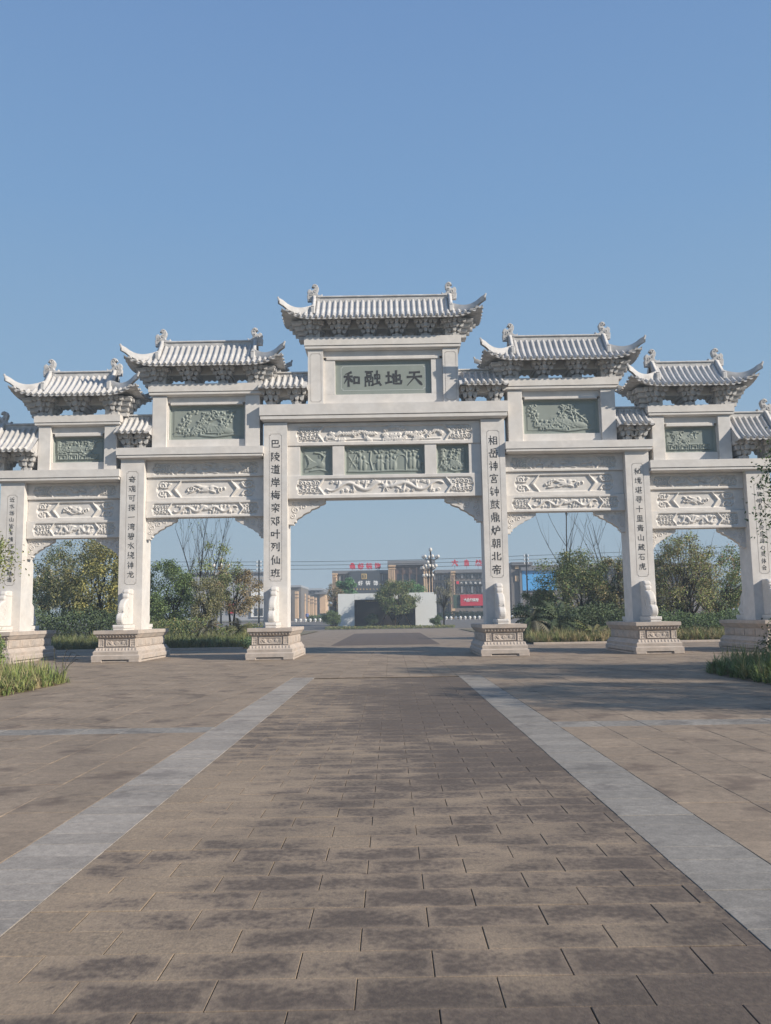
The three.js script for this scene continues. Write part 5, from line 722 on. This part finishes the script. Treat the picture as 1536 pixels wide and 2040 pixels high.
tree('clipped_bush', 'round clipped bush at the right foot of the portal wall', 'bush', { x: X(869, -74), z: -74, rx: .72, ry: .72, cy: .78, clumps: 30, leaves: 2600, ls: .12, pal: PAL.dark.concat(PAL.green), seed: 207, tr: .05, cs: .26, fork: .2 });
tree('clipped_bush', 'dark round bush inside the portal opening', 'bush', { x: X(742, -75), z: -75, rx: .9, ry: .85, cy: 1.0, clumps: 30, leaves: 2600, ls: .14, pal: PAL.dark, seed: 208, tr: .05, cs: .26, fork: .2 });
tree('leaning_bush', 'flat topped bush on a leaning stem at the left foot of the portal wall', 'bush', { x: X(662, -73), z: -73, rx: 1.25, ry: .75, cy: 1.35, clumps: 36, leaves: 3000, ls: .14, pal: PAL.dark.concat(PAL.green), seed: 209, tr: .08, cs: .24, fork: .6 });
hedge('flower_bed', 'low bed of yellowish ground plants in front of the portal wall', 'plants', X(648, -70.5), X(905, -70.5), -71.6, -69.6, .42, 5200, .14, PAL.yellow.concat(PAL.olive, PAL.green), 210);
hedge('street_hedge', 'low clipped hedge behind the left row of ball bollards', 'hedge', X(612, -120), X(664, -120), -122, -118.6, 1.3, 2600, .25, PAL.dark.concat(PAL.green), 211);
hedge('street_hedge', 'dark hedge below the red banner board', 'hedge', X(872, -130), X(1015, -130), -133, -129, 1.7, 3600, .3, PAL.dark, 212);
{ const t = thing('dark_kiosk', 'dark box shaped kiosk beside the left end of the portal wall', 'kiosk'); const a = at(656, 1205, -88), b = at(674, 1236, -88); mesh('body', boxUV(cbox(a.x, b.x, terrain(-88), a.y, -90, -88, .05)), std({ color: lin(.02, .025, .032), roughness: .4 }), t); mesh('lid', boxUV(cbox(a.x - .1, b.x + .1, a.y + .002, a.y + .12, -90.1, -87.9, .03)), greyTrim, t); }
// ball bollards
{ const prof = [[0, 0], [.17, 0], [.17, .06], [.12, .1], [.16, .14], [.24, .25], [.255, .36], [.225, .48], [.14, .57], [.05, .6], [0, .605]].map(([a, b]) => new THREE.Vector2(a, b)); const g = new THREE.LatheGeometry(prof, 12); const m = std({ color: lin(.6, .6, .58), roughness: .7 });
  for (let i = 0; i < 6; i++) { const z = -114, o = mesh('ball_bollard', g, m); o.position.set(X(589 + i * 9.7, z), terrain(z), z); tag(o, 'white stone ball bollard in the row left of the portal wall', 'bollard', 'ball bollards on the left'); }
  for (let i = 0; i < 15; i++) { const z = -114, o = mesh('ball_bollard', g, m); o.position.set(X(889 + i * 9.4, z), terrain(z), z); tag(o, 'white stone ball bollard in the row right of the portal wall', 'bollard', 'ball bollards on the right'); } }
// street lamps with globes
function lamp(label, px, z, h, sd) {
  const t = thing('globe_lamp', label, 'street lamp', [X(px, z), terrain(z), z], 'globe street lamps'); const wp = std({ color: lin(.72, .72, .7), roughness: .4 }), br = std({ color: lin(.36, .29, .25), roughness: .6 }), gl = std({ color: lin(.62, .59, .54), roughness: .45 });
  mesh('pole', taper([V(0, 0, 0), V(0, h * .45, 0), V(0, h * .62, 0)], [.16, .13, .12], 8), wp, t); mesh('shaft', taper([V(0, h * .62, 0), V(0, h * .66, 0), V(0, h * .8, 0), V(0, h * .93, 0)], [.12, .18, .16, .11], 8), br, t); const gs = new THREE.SphereGeometry(.29, 12, 9);
  const arms = []; for (const [y, r, n] of [[h * .9, 1.25, 6], [h * .77, .85, 4]]) for (let k = 0; k < n; k++) { const a = k / n * 6.283 + .35; arms.push(taper([V(0, y - .5, 0), V(Math.cos(a) * r * .6, y - .55, Math.sin(a) * r * .6), V(Math.cos(a) * r, y - .25, Math.sin(a) * r)], [.05, .05, .06], 5)); const m = mesh('globe', gs, gl, t); m.position.set(Math.cos(a) * r, y + .02, Math.sin(a) * r); }
  mesh('arms', merge(arms), br, t); const m = mesh('globe', gs, gl, t); m.position.set(0, h, 0); m.scale.y = 1.2; mesh('finial', taper([V(0, h * .93, 0), V(0, h - .3, 0)], [.15, .1], 6), br, t); return t;
}
lamp('tall globe lamp right of centre before the showroom columns', 860.5, -105, Y(1095, 860, -105) - terrain(-105)); lamp('smaller globe lamp beside the tall one before the showroom', 854.5, -122, Y(1120, 854, -122) - terrain(-122));
lamp('globe lamp among the pale stems behind the left bay', 440, -96, Y(1114, 440, -96) - terrain(-96)); lamp('globe lamp with white pole beside the outermost left pillar', 97, -60, Y(1139, 97, -60) - terrain(-60));
// power poles and lines
{ const zp = -108, conc = std({ color: lin(.45, .45, .44), roughness: .9 }), blk = std({ color: lin(.03, .035, .04), roughness: .7 });
  const lines = [[[-60, 1111], [516, 1119.5], [1048, 1107], [1640, 1077]], [[-60, 1123], [516, 1126.5], [1048, 1114.5], [1640, 1088]], [[-60, 1130], [516, 1134.5], [1048, 1122], [1640, 1098]]];
  for (const [px, label] of [[516, 'grey concrete power pole in front of the white framed shop front'], [1048, 'grey concrete power pole in front of the blue hoarding'], [-60, 'grey concrete power pole beyond the left end of the gateway'], [1640, 'grey concrete power pole beyond the right end of the gateway']]) { const k = lines[0].findIndex((q) => q[0] === px), top = at(px, lines[0][k][1], zp), x = top.x, t = thing('power_pole', label, 'power pole', [x, terrain(zp), zp], 'power poles'); const h = top.y - terrain(zp) + .3; mesh('pole', taper([V(0, 0, 0), V(0, h, 0)], [.16, .1], 8), conc, t); for (const L of lines) { const y = at(px, L[k][1], zp).y - terrain(zp); mesh('crossarm', boxUV(cbox(-.45, .45, y - .2, y - .1, -.06, .06, .01)), conc, t); for (const s of [-1, 1]) mesh('insulator', new THREE.CylinderGeometry(.06, .08, .28, 8).translate(s * .33, y + .05, .12), white, t); } }
  lines.forEach((L, i) => { const gs = []; for (let k = 0; k < 3; k++) { const a = at(...L[k], zp), b = at(...L[k + 1], zp); const pts = []; for (let j = 0; j <= 12; j++) { const t = j / 12; pts.push(V(lerp(a.x, b.x, t), lerp(a.y, b.y, t) - .5 * (1 - (2 * t - 1) ** 2) * .5, zp + .12)); } gs.push(taper(pts, pts.map(() => .035), 4)); } tag(mesh('power_line', merge(gs), blk), ['topmost black power line strung between the concrete poles', 'middle black power line strung between the concrete poles', 'lowest black power line strung between the concrete poles'][i], 'power line', 'power lines'); });
}
{ // passer-by in blue on the left pavement, body as one surface
  const z = -118, px = 612, t = thing('person', 'person in blue clothes standing behind the left row of ball bollards', 'person', [X(px, z), terrain(z), z]);
  const mc = new MarchingCubes(44, new THREE.MeshBasicMaterial(), false, false, 60000); const J = [[0, 1.62, 0, .1], [0, 1.42, 0, .06], [0, 1.3, 0, .15], [0, .98, 0, .15], [.1, .9, 0, .1], [.12, .48, .03, .07], [.13, .08, 0, .05], [.13, .05, .14, .045], [-.1, .9, 0, .1], [-.12, .48, .02, .07], [-.13, .08, 0, .05], [-.13, .05, .14, .045], [.2, 1.36, 0, .07], [.26, 1.08, .02, .05], [.24, .84, .12, .04], [-.2, 1.36, 0, .07], [-.26, 1.08, .02, .05], [-.24, .84, .12, .04]];
  const bones = [[0, 1], [1, 2], [2, 3], [3, 4], [4, 5], [5, 6], [6, 7], [3, 8], [8, 9], [9, 10], [10, 11], [2, 12], [12, 13], [13, 14], [2, 15], [15, 16], [16, 17]]; mc.isolation = 0; const n = mc.size;
  for (let k = 0; k < n; k++) for (let j = 0; j < n; j++) for (let i = 0; i < n; i++) { const p = V((i / n * 2 - 1) * .95, (j / n * 2 - 1) * .95 + .88, (k / n * 2 - 1) * .95); let m = 1e9; for (const [a, b] of bones) { const A = V(...J[a]), D = V(...J[b]).sub(A), h = clamp(p.clone().sub(A).dot(D) / D.lengthSq(), 0, 1), d = p.distanceTo(A.addScaledVector(D, h)) - lerp(J[a][3], J[b][3], h); const q = clamp(.5 + .5 * (m - d) / .05, 0, 1); m = m > 1e8 ? d : lerp(m, d, q) - .05 * q * (1 - q); } mc.field[k * n * n + j * n + i] = -m; }
  mc.update(); const cnt = mc.count ?? mc.geometry.drawRange.count, pos = mc.positionArray.slice(0, cnt * 3).map((v, i) => i % 3 === 1 ? v * .95 + .88 : v * .95), nor = mc.normalArray.slice(0, cnt * 3), col = new Float32Array(cnt * 3); for (let i = 0; i < cnt; i++) { const y = pos[i * 3 + 1], c = y > 1.47 ? (pos[i * 3 + 2] < .02 || y > 1.66 ? [.02, .018, .016] : [.42, .27, .2]) : y > .9 ? [.12, .17, .38] : y > .07 ? [.03, .035, .06] : [.02, .02, .02]; col.set(c, i * 3); }
  const g = new THREE.BufferGeometry(); g.setAttribute('position', new THREE.BufferAttribute(new Float32Array(pos), 3)); g.setAttribute('normal', new THREE.BufferAttribute(new Float32Array(nor), 3)); g.setAttribute('color', new THREE.BufferAttribute(col, 3)); mesh('body', g, std({ vertexColors: true, roughness: .8, side: THREE.DoubleSide }), t);
}
// distant low trees and blocks beyond the side street, seen between trunks
for (const [px, w, h, sd, lab] of [[40, 40, 6, 301, 'far hazy trees beyond the outermost left pillar'], [270, 60, 6, 302, 'far hazy trees behind the left inscribed pillar'], [1470, 60, 6.5, 303, 'far hazy trees beyond the outermost right pillar']]) hedge('far_tree_belt', lab, 'trees', X(px - w, -130), X(px + w, -130), -136, -128, h, 3800, .5, PAL.green.concat(PAL.dark), sd);
scene.traverse((o) => { if (o.isMesh) { o.castShadow = true; o.receiveShadow = true; } });
renderer.render(scene, camera);
